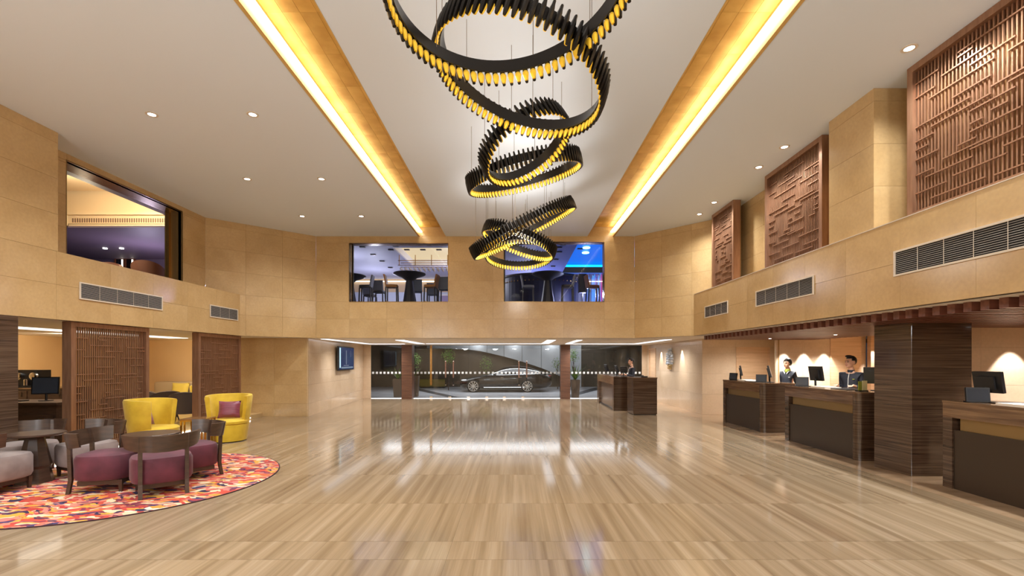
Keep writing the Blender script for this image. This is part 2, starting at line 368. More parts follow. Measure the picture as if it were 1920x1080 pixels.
# lower ceilings
def slab(name, poly, z0, z1, m):
    q = MB(); q.prism(poly, z0, z1); return struct(q.build(name, m))
slab('ceiling_lounge', [(-13.6, -8), (XL-.03, -8), (XL-.03, 13.24), (-13.6, 13.24)], ZL, 2.52, LOWCEIL)
slab('ceiling_lounge_back', [(-13.6, 13.24), (XL-.03, 13.24), (cl, YB+.03), (cl, 16.2), (-13.6, 16.2)], ZL, 2.52, LOWCEIL)
slab('ceiling_entrance', [(cl, YB+.03), (cr, YB+.03), (6.2, 15.3), (6.2, YG+.3), (-7.2, YG+.3), (-7.2, 16.2), (cl, 16.2)], ZL, 2.52, LOWCEIL)
slab('ceiling_desk', [(XR+.03, -8), (11.5, -8), (11.5, 15.3), (6.2, 15.3), (cr, YB+.03), (XR+.03, 13.24)], ZL, 2.52, LOWCEIL)
# entrance cove light strips
def led(name, x0, x1, y0, y1, z=2.417, m=LEDC):
    q = MB(); q.box(x0, x1, y0, y1, z, z+.012); o = q.build(name, m); struct(o); return o
for a in ((-3.65, 1.25, 19.4, 19.7), (-4.05, -3.75, 16.0, 19.7), (1.1, 1.4, 16.0, 19.4), (2.15, 5.0, 19.6, 19.9), (2.1, 2.3, 16.0, 19.6),
          (4.95, 5.2, 15.6, 19.9), (-6.2, -4.65, 19.75, 20.05), (-6.25, -6.0, 15.2, 19.75)):
    led('cove_strip', *a)
led('cove_strip_lounge', -10.7, -10.1, 5.0, 14.6, m=LEDL)
# lower left: stone pier facing the lobby and side wall to the entrance
LOW = [0, .40, .98, 1.42, 1.97, ZL]
wall('wall_left_pier', (-6.39, YB), (-8.5, YB), LOW, (), 1.0)
wall('wall_entrance_left', (-6.87, 21.4), (-6.39, YB), LOW, (), 1.05, STONE2)
wall('wall_entrance_left_pier', (PX(695.5, 21.4), 21.4), (-6.87, 21.4), LOW, (), 1, STONE2)
# lower right: side wall, desk back walls (stepped)
LOWR = [0, .65, 1.31, 1.97, ZL]
wall('wall_entrance_right', (6.0, 15.1), (6.0, YG), LOWR, [(4.95, 5.95, -.1, 2.25)], 1.0, STONE2)
wall('wall_entrance_right_pier', (6.0, YG-.05), (PX(1203, YG), YG-.05), LOWR, (), 1, STONE2)
dx0, dx1 = PX(1380, 15.1), PX(1443, 15.1)
wall('wall_desk_far', (8.4, 15.1), (6.0, 15.1), LOWR, [(8.4-dx1, 8.4-dx0, -.1, 2.16)], 1.0, STONE2)
wx = [PX(p, 13.1) for p in (1453.5, 1556, 1613, 1631, 1700)]
wall('wall_desk_back', (wx[1], 13.1), (wx[0], 13.1), LOWR, (), .85, STONE2)
wall('wall_desk_back_return', (wx[0], 13.1), (8.37, 15.1), LOWR, (), 1.0, STONE2)
wall('wall_desk_niche', (wx[3], 13.25), (wx[2], 13.25), LOWR, (), .8, STONE2)
b = MB(); b.box(wx[1], wx[2], 13.06, 13.2, 0, ZL); struct(b.build('wall_oak_panel', WOODL))
b = MB(); b.box(wx[3], wx[4], 13.06, 13.2, 0, ZL); struct(b.build('wall_oak_panel_right', WOODL))
wall('wall_desk_oblique', (7.2, 8.2), (10.3, 13.1), LOWR, (), 1.2, STONE2)
wall('wall_desk_near', (10.3, 8.2), (7.0, 8.2), LOWR, (), .95, STONE2)
b = MB(); b.box(10.3, 10.4, -8, 8.3, 0, ZL); struct(b.build('wall_office_right', STONE2))
# oak door in the far desk wall
def door(name, x0, x1, y, zt, label_handle=True):
    r = MB(); r.box(x0+.04, x1-.04, y+.02, y+.07, 0, zt-.05); d = struct(r.build(name, WOODL))
    q = MB(); q.box(x0, x0+.05, y-.02, y+.1, 0, zt); q.box(x1-.05, x1, y-.02, y+.1, 0, zt); q.box(x0+.05, x1-.05, y-.02, y+.1, zt-.05, zt); q.build('door_frame', WOODL, d)
    q = MB(); q.tube([(x0+.12, y-.01, 1.0), (x0+.12, y-.05, 1.0), (x0+.26, y-.05, 1.0)], .01); q.build('door_handle', CHROME, d)
    return d
door('door_1', dx0, dx1, 15.1, 2.16)
q = MB(); q.box(6.02, 6.07, 15.1+4.99, 15.1+5.91, 0, 2.22); d2 = struct(q.build('door_2', WOODL))
q = MB(); q.box(5.98, 6.1, 20.05, 20.1, 0, 2.25); q.box(5.98, 6.1, 21.0, 21.05, 0, 2.25); q.box(5.98, 6.1, 20.1, 21.0, 2.2, 2.25); q.build('door_frame', WOODL, d2)
# reception column
b = MB(); b.prism([(5.97, 7.10), (6.88, 7.10), (6.88, 7.75), (5.90, 7.75)], 0, 2.33); o = bevel(b, .006, 1).build('column', WOODD); struct(o)
# dark column at far left and the closed wall nearer
b = MB(); b.box(-8.5, XL+.0, 6.2, 7.32, 0, ZL); struct(b.build('column_left', WOODD))
b = MB(); b.box(-8.5, XL, -8, 6.2, 0, ZL); struct(b.build('wall_left_near', STONE2))
# entrance columns
for a, c in ((753, 772.5), (1051, 1069)):
    x0, x1 = PX(a, 21.07), PX(c, 21.07); z = 0
    col = MB(); col.box(x0+.01, x1-.01, 21.08, 21.62, 0, ZL); col = struct(col.build('column_entrance', WOODR))
    while z < ZL-.02:
        obj('veneer_board', boxmesh('veneer_board', x1-x0, .02, .117, WOODR), col, (x0, 21.06, z+.002)); z += .1215
# baffles over the desks: each slat its own board
bf = MB(); bf.box(5.27, 10.3, 3.0, 13.4, 2.424, 2.429); bf = struct(bf.build('ceiling_baffles', LOWCEIL))
y = 3.6
while y < 13.15:
    L0 = 5.27
    obj('baffle_slat', boxmesh('baffle_slat', (8.3 if y > 8.3 else 10.2)-L0, .10, .115, SLAT), bf, (L0, y, 2.31)); y += .205
# lounge: raised floor, back walls
b = MB(); b.box(-13.4, -7.80, 7.3, 15.75, 0, .12); o = b.build('floor_lounge', noise_mat('lounge_floor', [(.3, lin(176, 146, 100)), (.7, lin(204, 176, 130))], (1, 1, 1), 1, 4, .25)); struct(o)
b = MB(); b.box(-7.80, -7.775, 7.33, 13.9, .03, .06); struct(b.build('step_led', LED))
WALLY = noise_mat('lounge_wall_paint', [(.3, lin(206, 168, 116)), (.7, lin(212, 176, 124))], (1, 1, 1), 1, 3, .5)
b = MB(); b.box(-13.5, -13.4, -8, 15.8, 0, ZL); struct(b.build('wall_lounge_left', WALLY))
b = MB(); b.box(-13.5, -8.0, 15.75, 15.85, 0, ZL); struct(b.build('wall_lounge_back', WALLY))
# outside: driveway, facade, canopy
b = MB(); b.box(-16, 16, YG, 40, -.12, -.02); struct(b.build('ground_driveway', CONC))
for x0 in (-5.2, 4.2):
    b = MB(); s_ = 1 if x0 > 0 else -1
    b.prism([(x0*.5, 22.3), (x0*.5+.5*s_, 22.3), (x0*1.25+.7*s_, 30.5), (x0*1.25, 30.5)] if s_ > 0 else [(x0*.5, 22.3), (x0*1.25, 30.5), (x0*1.25-.7, 30.5), (x0*.5-.5, 22.3)], -.02, -.015); struct(b.build('driveway_band', CONCD))
b = MB(); b.box(-16, 16, 31.2, 31.4, -.1, 3.2); struct(b.build('wall_outside_back', FACADE))
b = MB(); b.box(-16, -15.8, YG, 31.3, -.1, 3.2); b.box(15.8, 16, YG, 31.3, -.1, 3.2); struct(b.build('wall_outside_side', FACADE))
b = MB(); b.box(-16, 16, YG+.3, 31.4, 3.0, 3.2); struct(b.build('ceiling_canopy', mat('canopy_paint', lin(120, 120, 120), .7)))
b = MB(); b.box(-16, 16, YG-.1, YG+.35, 2.52, 3.3); struct(b.build('lintel_outside', FACADE))
# curved grey metal wall, one panel between each pair of seams
cw = thing('curved_metal_canopy', 'grey metal panelled canopy with a sweeping curved lower edge outside the glass doors', 'canopy', (0, 30.4, 0))
crv = [(800, 653), (840, 654), (862, 654.6), (880, 655.5), (900, 658), (922, 663), (945, 668.5), (962, 673), (979, 678), (997, 684), (1015, 690), (1032, 697), (1050, 705), (1070, 716), (1090, 727)]
seams = [800, 840, 880, 913, 945, 979, 1015, 1050, 1090]
def cz(px):
    for (a, p), (c_, q_) in zip(crv, crv[1:]):
        if a <= px <= c_: return p + (q_-p)*(px-a)/(c_-a)
for a, c_ in zip(seams, seams[1:]):
    q = MB(); N = 5; Yp = 30.4
    top = []; bot = []
    P = [a + (c_-a)*i/N for i in range(N+1)]
    fr = [Vector((PX(p, Yp)+(.012 if i == 0 else -.012 if i == N else 0), 0, PZ(cz(p), Yp))) for i, p in enumerate(P)]
    up = [Vector((v.x, 0, 2.98)) for v in fr]
    rr = [[fr[i], up[i], up[i]+Vector((0, .12, 0)), fr[i]+Vector((0, .12, 0))] for i in range(N+1)]
    q.rings(rr).build('metal_panel', GREYPAN, cw)
# ------------------------------------------------------------ entrance glass
def pane(name, x0, x1, y, z0, z1, m=GLASSD, parent=None, th=.012):
    q = MB(); q.box(x0, x1, y, y+th, z0, z1); return q.build(name, m, parent)
gw = [696, 753, 772.5, 808, 843, 878, 912, 945, 980, 1015, 1051, 1069, 1136, 1203]
k = 0
for a, c_ in zip(gw, gw[1:]):
    if (a, c_) in ((753, 772.5), (1051, 1069)): continue
    k += 1; x0, x1 = PX(a, YG), PX(c_, YG)
    o = pane('window_%d' % k, x0+.006, x1-.006, YG, 0.02, ZL-.01); struct(o)
    n = max(1, int((x1-x0)/.168)); st = (x1-x0)/n
    for i in range(n):
        obj('etched_square', boxmesh('etched_square', .095, .004, .095, ETCH), o, (x0+st*(i+.5)-.047, YG-.006, 1.12))
    if 840 < a < 1015 or a in (772.5, 808):
        q = MB(); q.box(x0-.05, x0+.08, YG-.02, YG+.03, .01, .09); q.build('floor_clamp', CHROME, o)
b = MB(); b.box(PX(696, YG), PX(753, YG), YG-.05, YG-.03, 0, .02); b.box(PX(772, YG), PX(1050, YG), YG-.05, YG-.03, 0, .02); b.box(PX(1069, YG), PX(1203, YG), YG-.05, YG-.03, 0, .02)
struct(b.build('threshold_led', emis('threshold_glow', (1, .97, .92), 2.2)))
b = MB(); b.box(PX(806, YG), PX(810, YG), YG+.02, YG+.06, .6, 2.42); tag(b.build('brass_mullion', BRASS), 'slim brass upright between the left entrance glass panes', 'post')
hl = ['wooden pull handle on the left sliding glass door, nearer the wood column', 'wooden pull handle on the left sliding glass door, second from the wood column',
      'wooden pull handle in front of the car rear door, left of its pair', 'wooden pull handle in front of the car rear door, right of its pair']
for p, lb in zip((836, 850.5, 973, 987.5), hl):
    r = thing('door_handle', lb, 'handle', (PX(p, YG), YG-.06, 0), 0, 'pull handles of the glass doors')
    MB().box(-.028, .028, -.02, .02, .95, 1.68).build('grip', WOODR, r)
    MB().box(-.014, .014, -.012, .012, .62, .95).build('lower_bar', BLACKM, r)
    MB().box(-.028, .028, -.02, .055, 1.68, 1.71).build('bracket', CHROME, r)
    MB().box(-.028, .028, -.02, .055, .60, .63).build('bracket', CHROME, r)
# ------------------------------------------------------------ upper windows
def reveal(name, x0, x1, y0, z0, z1, dep, m=BRASS):
    q = MB(); q.box(x0-.02, x0, y0, y0+dep, z0, z1); q.box(x1, x1+.02, y0, y0+dep, z0, z1); q.box(x0, x1, y0, y0+dep, z1, z1+.02); q.box(x0, x1, y0, y0+dep, z0-.02, z0)
    return struct(q.build(name, m))
REV = mat('bronze_reveal', lin(150, 120, 74), .25, .5)
for nm, Wd in (('window_20', W1), ('window_21', W2)):
    o = reveal(nm, Wd[0], Wd[1], YB-.005, Wd[2], Wd[3], .32, REV)
    xm = (Wd[0]+Wd[1])/2
    pane('pane', Wd[0], xm-.004, YB+.30, Wd[2], Wd[3], GLASS, o); pane('pane', xm+.004, Wd[1], YB+.30, Wd[2], Wd[3], GLASS, o)
    q = MB(); q.box(Wd[0], Wd[0]+.03, YB+.27, YB+.33, Wd[2], Wd[3]); q.build('window_frame', BLACKM, o)
# dining window (left)
o = MB(); o.box(-8.75, -8.31, 8.74, 8.76, ZP-.1, 5.45); o.box(-8.75, -8.31, 11.8, 11.82, ZP-.1, 5.45); o.box(-8.75, -8.31, 8.74, 11.82, 5.45, 5.47); o = struct(o.build('window_22', REV))
for a, c_ in ((8.77, 10.27), (10.28, 11.79)):
    q = MB(); q.box(-8.66, -8.65, a, c_, 3.5, 5.45); q.build('pane', GLASS, o)
q = MB(); q.box(-8.68, -8.60, 11.74, 11.8, 3.5, 5.45); q.build('window_frame', BRASS, o)
# ------------------------------------------------------------ downlights, vents, lattice screens
def disc_ring(mb, r0, r1, z0, z1, seg=20): mb.lathe([(r0, z0), (r1, z0), (r1, z1), (r0, z1), (r0, z0)], seg, cap=False); return mb
dl_ring = disc_ring(MB(), .055, .085, -.012, .004).data('trim_ring', VENT); dl_lens = MB().lathe([(.055, 0), (.055, .006)], 20).data('lens', DLM)
dl_lens2 = MB().lathe([(.03, 0), (.03, .006)], 14).data('lens', DLM); dl_ring2 = disc_ring(MB(), .03, .045, -.006, .003, 14).data('trim_ring', VENT)
def downlight(x, y, z, lb, small=False, group=None):
    t = thing('ceiling_downlight', lb, 'light', (x, y, z), 0, group)
    obj('trim_ring', dl_ring2 if small else dl_ring, t); obj('lens', dl_lens2 if small else dl_lens, t, (0, 0, -.008)); return t
rown = {12.55: 'farthest', 9.97: 'middle', 7.35: 'nearest visible'}
for x, y in DL:
    if y in rown:
        downlight(x, y, ZC, 'recessed downlight in the left ceiling field, %s pair, %s one' % (rown[y], 'left' if x < -5 else 'right'), group='downlights left of the coffers')
for y, lb in ((5.79, 'nearest and largest, in front of the big lattice screen'), (8.47, 'beside the middle lattice screen, nearer of the two'), (9.36, 'beside the middle lattice screen, farther of the two'), (11.45, 'near the small far lattice screen'), (12.37, 'farthest, by the angled stone wall')):
    downlight(4.84, y, ZC, 'right side downlight, ' + lb, group='downlights right of the coffers')
for i, (x, y, lb) in enumerate(((6.6, 12.2, 'farthest over the first desk'), (7.0, 10.3, 'between the first and second desks'), (7.2, 8.9, 'over the man at the second desk'), (7.7, 8.6, 'just left of the dark column'), (7.6, 6.3, 'over the nearest desk'))):
    downlight(x, y, 2.306, 'baffle ceiling downlight, ' + lb, True, 'downlights in the baffle ceiling')
def vent(lb, side, y0, y1, z0, z1):
    """side -1: on left wall facing +X; +1: on right wall facing -X"""
    x = XL if side < 0 else XR; n = 1 if side < 0 else -1; L = y1-y0; Hh = z1-z0
    t = thing('air_vent', lb, 'vent', (x, y0, z0), 0, 'linear air grilles in the stone bands')
    X = lambda a, b: sorted((a*n, b*n))
    def bx(mb, a, b, *r): u, v = X(a, b); return mb.box(u, v, *r)
    bx(MB(), .0, .006, 0, L, 0, Hh).build('backing', VENTK, t)
    m = MB(); bx(m, .004, .022, -.012, L+.012, -.012, .012); bx(m, .004, .022, -.012, L+.012, Hh-.012, Hh+.012); bx(m, .004, .022, -.012, .012, .012, Hh-.012); bx(m, .004, .022, L-.012, L+.012, .012, Hh-.012); m.build('frame', VENT, t)
    k = 11; me = MB()
    me.rings([[Vector((.008*n, 0, 0)), Vector((.018*n, 0, -.007)), Vector((.018*n, 0, -.004)), Vector((.008*n, 0, .003))], [Vector((.008*n, L, 0)), Vector((.018*n, L, -.007)), Vector((.018*n, L, -.004)), Vector((.008*n, L, .003))]])
    me = me.data('blade', VENTB)
    for i in range(k): obj('blade', me, t, (0, 0, .022+(Hh-.04)*(i+.5)/k))
    nd = max(3, round(L/.37)); md = bx(MB(), .018, .021, -.003, .003, .01, Hh-.01).data('divider', VENT)
    for i in range(1, nd): obj('divider', md, t, (0, L*i/nd, 0))
    return t
vent('long air grille in the left stone band below the dining room window', -1, 8.35, 10.29, 2.84, 3.12)
vent('short air grille in the left stone band near the angled wall', -1, 11.92, 13.1, 2.85, 3.14)
vent('longest and nearest air grille in the right stone band', 1, 1.2, 6.22, 2.86, 3.17)
vent('middle air grille in the right stone band', 1, 7.92, 9.79, 2.86, 3.16)
vent('short farthest air grille in the right stone band', 1, 11.1, 12.42, 2.86, 3.14)
PAT = [(.09, 0, .18), (.07, .32, .72), (.1, .32, .42), (.15, .2, .53), (.19, 0, .15), (.2, .4, .67), (.16, .72, 1), (.19, .88, 1), (.25, .11, .55), (.26, .63, .97), (.34, .28, .53), (.33, .77, 1), (.4, 0, .4), (.41, .53, .88),
       (.45, .12, .53), (.44, .63, .97), (.5, 0, .14), (.49, .4, .67), (.49, .88, .97), (.55, .53, .63), (.56, .88, .95), (.56, 0, .1), (.57, .4, .48), (.62, .4, .7), (.63, 0, .18), (.64, .8, .9), (.6, .88, .97),
       (.67, .32, .44), (.71, .21, .53), (.73, .4, .7), (.74, 0, .14), (.78, .08, .42), (.8, .6, .98), (.85, .28, .62), (.87, 0, .24), (.9, .7, .94), (.94, .12, .5), (.95, .55, .86)]
def screen(lb, x, y0, y1, z0, z1, side, th=.16, pitch=.045, flip=False, reps=1, back=False, zr=1.0):
    """lattice screen in the YZ plane, face at x looking towards the lobby (side -1 faces +X, +1 faces -X)"""
    n = 1 if side < 0 else -1; L = y1-y0; Hh = z1-z0; fw = .085
    t = thing('lattice_screen', lb, 'screen', (x, y0, z0), 0, 'bronze lattice screens')
    def bx(mb, a, b, *r): u, v = sorted((a*n, b*n)); return mb.box(u, v, *r)
    m = bx(MB(), -th, 0, 0, fw, 0, Hh); m.build('frame_stile', BRONZE, t)
    bx(MB(), -th, 0, L-fw, L, 0, Hh).build('frame_stile', BRONZE, t)
    bx(MB(), -th, 0, fw, L-fw, Hh-fw, Hh).build('frame_rail', BRONZE, t)
    bx(MB(), -th, 0, fw, L-fw, 0, fw).build('frame_rail', BRONZE, t)
    if back: bx(MB(), -th-.02, -th-.005, .0, L, .0, Hh).build('backing_panel', BRONZEBACK, t)
    nb = int((L-2*fw)/pitch); st = (L-2*fw)/nb
    me = bx(MB(), -.075, -.055, -.0085, .0085, 0, Hh-2*fw).data('bar', BRONZE)
    for i in range(nb): obj('bar', me, t, (0, fw+st*(i+.5), fw))
    W_ = (L-2*fw)/reps; cache = {}
    for r in range(reps):
        for v, a, b in PAT:
            if (r % 2 == 1) ^ flip: a, b = 1-b, 1-a
            u0 = fw + W_*(r+a); u1 = fw + W_*(r+b); k = round(u1-u0, 2)
            if k not in cache: cache[k] = bx(MB(), -.055, -.038, 0, u1-u0, -.008, .008).data('crossbar', BRONZE)
            obj('crossbar', cache[k], t, (0, u0, Hh-fw-(Hh-2*fw)*v))
    return t
screen('left lower lattice screen, the nearer one behind the left round table', -7.78, 8.28, 10.05, .12, ZL-.003, -1)
screen('left lower lattice screen, the farther one behind the right yellow chair', -7.78, 11.62, 13.42, .12, ZL-.003, -1, flip=True)
screen('largest upper right lattice screen at the right edge of the picture', 5.17, 2.4, 6.22, ZP+.005, ZC-.003, 1, reps=2, back=True, pitch=.048)
screen('middle upper right lattice screen between stone wall and stone pier', 5.22, 8.02, 9.85, ZP+.005, ZC-.003, 1, back=True, flip=True, pitch=.043)
screen('small farthest upper right lattice screen', 5.22, 11.27, 12.5, ZP+.005, ZC-.003, 1, back=True, pitch=.043)
# ------------------------------------------------------------ chandelier rings
tube_me = MB().rings([[Vector((r*math.cos(2*PI*k/7), r*math.sin(2*PI*k/7)*.9, z + (sk*math.cos(2*PI*k/7)))) for k in range(7)]
                      for r, z, sk in ((.016, -.054, 0), (.023, -.02, 0), (.027, .03, 0), (.027, .13, 0), (.018, .175, 0), (.016, .20, .012))]).data('tube', BLACKM, True)
drop_me = MB().lathe([(.002, .05), (.017, .046), (.027, .032), (.029, .014), (.024, -.014), (.0165, -.042), (.015, -.05)], 10, M=Matrix.Diagonal((.62, 1, 1, 1))).data('lamp_drop', LAMPGOLD, True)
RG = [(-.017, 3.464, 4.491, -.139, .145, .917, 'nearest, cut by the top of the picture'),
      (.033, 4.738, 4.546, .323, .065, .864, 'second nearest, tubes rising at upper right'),
      (.175, 6.293, 4.546, -.551, .232, .619, 'small and steeply tilted, mid cascade'),
      (.171, 8.039, 4.853, -.237, -.164, .966, 'wide, behind the small tilted one'),
      (.192, 9.854, 4.412, -.499, -.157, 1.155, 'lower one slanting up to the right'),
      (.079, 10.479, 4.318, .36, .012, .821, 'lower one slanting down to the right'),
      (.105, 10.849, 4.149, -.001, .196, .765, 'lowest of all, nearly level')]
rnd = random.Random(3)
wire = mat('steel_wire', lin(120, 104, 88), .4, .6)
for cx, cy, cz_, a, b, r, lb in RG:
    t = thing('ring_chandelier', 'black and gold ring chandelier, ' + lb, 'chandelier', (cx, cy, cz_), 0, 'ring chandeliers')
    n = Vector((a, b, 1)).normalized(); e1 = Vector((0, 1, 0)).cross(n).normalized(); e2 = n.cross(e1)
    R3 = Matrix((e1, e2, n)).transposed().to_4x4()
    m = MB(); m.lathe([(r-.036, .045), (r-.026, .045), (r-.026, .165), (r-.036, .165), (r-.036, .045)], 96, cap=False, M=R3); m.build('band', BLACKM, t, True)
    N = max(20, round(2*PI*r/.0705))
    for i in range(N):
        th = 2*PI*i/N; P = R3 @ Vector(((r+.012)*math.cos(th), (r+.012)*math.sin(th), 0)); P2 = R3 @ Vector(((r-.008)*math.cos(th), (r-.008)*math.sin(th), 0))
        q = obj('tube', tube_me, t); q.matrix_local = Matrix.Translation(P) @ R3 @ Matrix.Rotation(th, 4, 'Z')
        q = obj('lamp_drop', drop_me, t); q.matrix_local = Matrix.Translation(P2) @ R3 @ Matrix.Rotation(th, 4, 'Z')
    for k in range(6):
        th = 2*PI*(k+.3)/6; P = R3 @ Vector((r*math.cos(th)*.97, r*math.sin(th)*.97, .1))
        MB().tube([P, (P.x, P.y, ZC-cz_-.002)], .0032, 5).build('cable', wire, t)
# glow of the lamps
for cx, cy, cz_, a, b, r, lb in RG:
    l = bpy.data.lights.new('ring_glow', 'POINT'); l.energy = 28 if cy < 7 else 48; l.color = (1, .95, .88); l.shadow_soft_size = .3
    o = bpy.data.objects.new('ring_glow', l); C.objects.link(o); o.location = (cx, cy, cz_-.15)
# ------------------------------------------------------------ rug
def rug_material():
    m = mat('rug_pile', lin(200, 90, 60), .95); t = m.node_tree; N = t.nodes; L = t.links; b = N['Principled BSDF']
    g = N.new('ShaderNodeNewGeometry'); nz = N.new('ShaderNodeTexNoise'); nz.inputs['Scale'].default_value = 2.2; nz.inputs['Detail'].default_value = 3
    L.new(g.outputs['Position'], nz.inputs['Vector'])
    ma = N.new('ShaderNodeVectorMath'); ma.operation = 'MULTIPLY_ADD'; ma.inputs[1].default_value = (.55, .55, 0); L.new(nz.outputs['Color'], ma.inputs[0]); L.new(g.outputs['Position'], ma.inputs[2])
    mp = N.new('ShaderNodeMapping'); mp.inputs['Scale'].default_value = (2.6, 7.5, 1); mp.inputs['Rotation'].default_value = (0, 0, .35); L.new(ma.outputs[0], mp.inputs[0])
    v = N.new('ShaderNodeTexVoronoi'); v.inputs['Scale'].default_value = 3.0; v.inputs['Randomness'].default_value = 1; L.new(mp.outputs[0], v.inputs['Vector'])
    sp = N.new('ShaderNodeSeparateColor'); L.new(v.outputs['Color'], sp.inputs[0])
    n2 = N.new('ShaderNodeTexNoise'); n2.inputs['Scale'].default_value = .7; L.new(g.outputs['Position'], n2.inputs['Vector'])
    ad = N.new('ShaderNodeMath'); ad.operation = 'MULTIPLY_ADD'; ad.inputs[1].default_value = .55; L.new(n2.outputs['Fac'], ad.inputs[0]); L.new(sp.outputs[0], ad.inputs[2])
    fr = N.new('ShaderNodeMath'); fr.operation = 'FRACT'; L.new(ad.outputs[0], fr.inputs[0])
    r = N.new('ShaderNodeValToRGB'); r.color_ramp.interpolation = 'CONSTANT'; e = r.color_ramp.elements
    cols = [(0, (52, 40, 72)), (.09, (206, 78, 58)), (.26, (232, 138, 112)), (.38, (226, 168, 62)), (.48, (240, 206, 168)), (.60, (196, 62, 54)), (.70, (128, 52, 72)), (.79, (214, 128, 116)), (.87, (70, 58, 104)), (.92, (232, 150, 58)), (.97, (246, 226, 200))]
    e[0].position, e[0].color = 0, lin(*cols[0][1]); e[1].position, e[1].color = cols[1][0], lin(*cols[1][1])
    for p, c in cols[2:]:
        q = e.new(p); q.color = lin(*c)
    L.new(fr.outputs[0], r.inputs[0])
    n3 = N.new('ShaderNodeTexNoise'); n3.inputs['Scale'].default_value = 120; L.new(g.outputs['Position'], n3.inputs['Vector'])
    mr = N.new('ShaderNodeMapRange'); mr.inputs['To Min'].default_value = .62; mr.inputs['To Max'].default_value = 1.02; L.new(n3.outputs['Fac'], mr.inputs['Value'])
    sc = N.new('ShaderNodeVectorMath'); sc.operation = 'SCALE'; L.new(r.outputs[0], sc.inputs[0]); L.new(mr.outputs[0], sc.inputs['Scale']); L.new(sc.outputs[0], b.inputs['Base Color'])
    return m
RC = (-5.63, 6.83)
rug = thing('round_rug', 'round multicoloured patterned rug under the lounge chairs and tables', 'rug', (RC[0], RC[1], 0))
MB().lathe([(1.985, 0), (1.985, .012), (1.97, .014)], 96).build('pile', rug_material(), rug)
m = MB(); m.lathe([(1.985, 0), (2.0, 0), (2.0, .011), (1.985, .012), (1.985, 0)], 96, cap=False); m.build('border', mat('rug_border', lin(60, 30, 36), .9), rug)
RZ = .014
# ------------------------------------------------------------ lounge furniture
def rounded(mb, hx, hy, z0, z1, rr=.06, p=4, n=28, c=(0, 0)):
    """cushion shaped loft: superellipse plan, rounded top and bottom"""
    rs = []
    for k, (ins, z) in enumerate(((rr, z0), (rr*.3, z0+rr*.3), (0, z0+rr), (0, z1-rr), (rr*.3, z1-rr*.3), (rr, z1-.006), (rr*2.4, z1+.004), (min(hx, hy)*.96, z1+.008))):
        ring = []
        for i in range(n):
            a = 2*PI*i/n; ca, sa = math.cos(a), math.sin(a)
            ring.append(Vector((c[0]+(hx-ins)*math.copysign(abs(ca)**(2/p), ca), c[1]+(hy-ins)*math.copysign(abs(sa)**(2/p), sa), z)))
        rs.append(ring)
    return mb.rings(rs)
def lounge_chair(lb, x, y, face, cushion, group, z=RZ):
    """faces local +Y"""
    t = thing('lounge_chair', lb, 'chair', (x, y, z), math.atan2(face[1], face[0]) - PI/2, group)
    rounded(MB(), .335, .33, .155, .50, .06, 3.2).build('seat', cushion, t, True)
    m = MB(); m.box(-.25, .25, -.245, -.215, .10, .16); m.box(-.25, .25, .215, .245, .10, .16); m.box(-.25, -.22, -.215, .215, .10, .16); m.box(.22, .25, -.215, .215, .10, .16); m.build('seat_frame', WOODF, t)
    for sx in (-1, 1):
        q = MB(); q.rings([[Vector((sx*.245+dx*s, .235+dy*s, zz)) for dx, dy in ((-.02, -.02), (.02, -.02), (.02, .02), (-.02, .02))] for s, zz in ((.8, 0), (1.15, .16))]); q.build('leg', WOODF, t)
        q = MB(); q.rings([[Vector((sx*.24+dx, yy+dy, zz)) for dx, dy in ((-.022, -.02), (.022, -.02), (.022, .02), (-.022, .02))] for yy, zz in ((-.345, 0), (-.315, .18), (-.33, .60), (-.365, .78))]); q.build('back_leg', WOODF, t)
    # curved backrest band
    m = MB(); rs = []; R0 = .38
    for i in range(15):
        a = math.radians(-90 + (-72 + 144*i/14)); u = abs(i-7)/7
        cxx, cyy = R0*math.cos(a)*1.0, -.02 + R0*math.sin(a)
        o_ = Vector((math.cos(a), math.sin(a), 0)); zt = .80 - .02*(1-u); zb = .57 + .05*u*u
        p = Vector((cxx, cyy, 0))
        rs.append([p + o_*.005 + Vector((0, 0, zb)), p + o_*.03 + Vector((0, 0, zb+.005)), p + o_*.065 + Vector((0, 0, zt)), p + o_*.035 + Vector((0, 0, zt+.004))])
    m.rings(rs).build('backrest', WOODF, t, True)
    return t
GP = 'purple lounge chairs around the right table'; GG = 'grey lounge chairs around the left table'
lounge_chair('plum velvet lounge chair seen from behind, its two back posts facing the camera', -4.69, 6.27, (-.66, .75), PLUM, GP)
lounge_chair('dark plum velvet lounge chair left of the one seen from behind', -5.50, 6.42, (.97, .26), PLUM, GP)
lounge_chair('plum velvet lounge chair on the right by the brass side table', -4.86, 7.06, (-.62, -.78), PLUM, GP)
lounge_chair('grey velvet lounge chair at the left picture edge, only its seat in view', -6.88, 6.22, (.1, 1), GREYV, GG)
lounge_chair('grey velvet lounge chair behind the left round table', -7.36, 7.14, (.65, -.76), GREYV, GG)
lounge_chair('grey velvet lounge chair between the round tables, behind the plum one', -6.50, 7.18, (-.4, -.92), GREYV, GG)
def round_table(lb, x, y):
    t = thing('round_table', lb, 'table', (x, y, RZ), 0, 'round dark wood tables on the rug')
    MB().lathe([(0.01, .655), (.30, .66), (.335, .675), (.335, .695), (.328, .70), (.01, .70)], 48).build('tabletop', WOODF, t)
    MB().lathe([(.21, 0), (.165, .20), (.185, .24), (.10, .655)], 8, ph=.2).build('pedestal', WOODF, t)
round_table('round dark wood pedestal table on the left among the grey chairs', -6.83, 6.72)
round_table('round dark wood pedestal table on the right among the plum chairs', -5.15, 6.70)
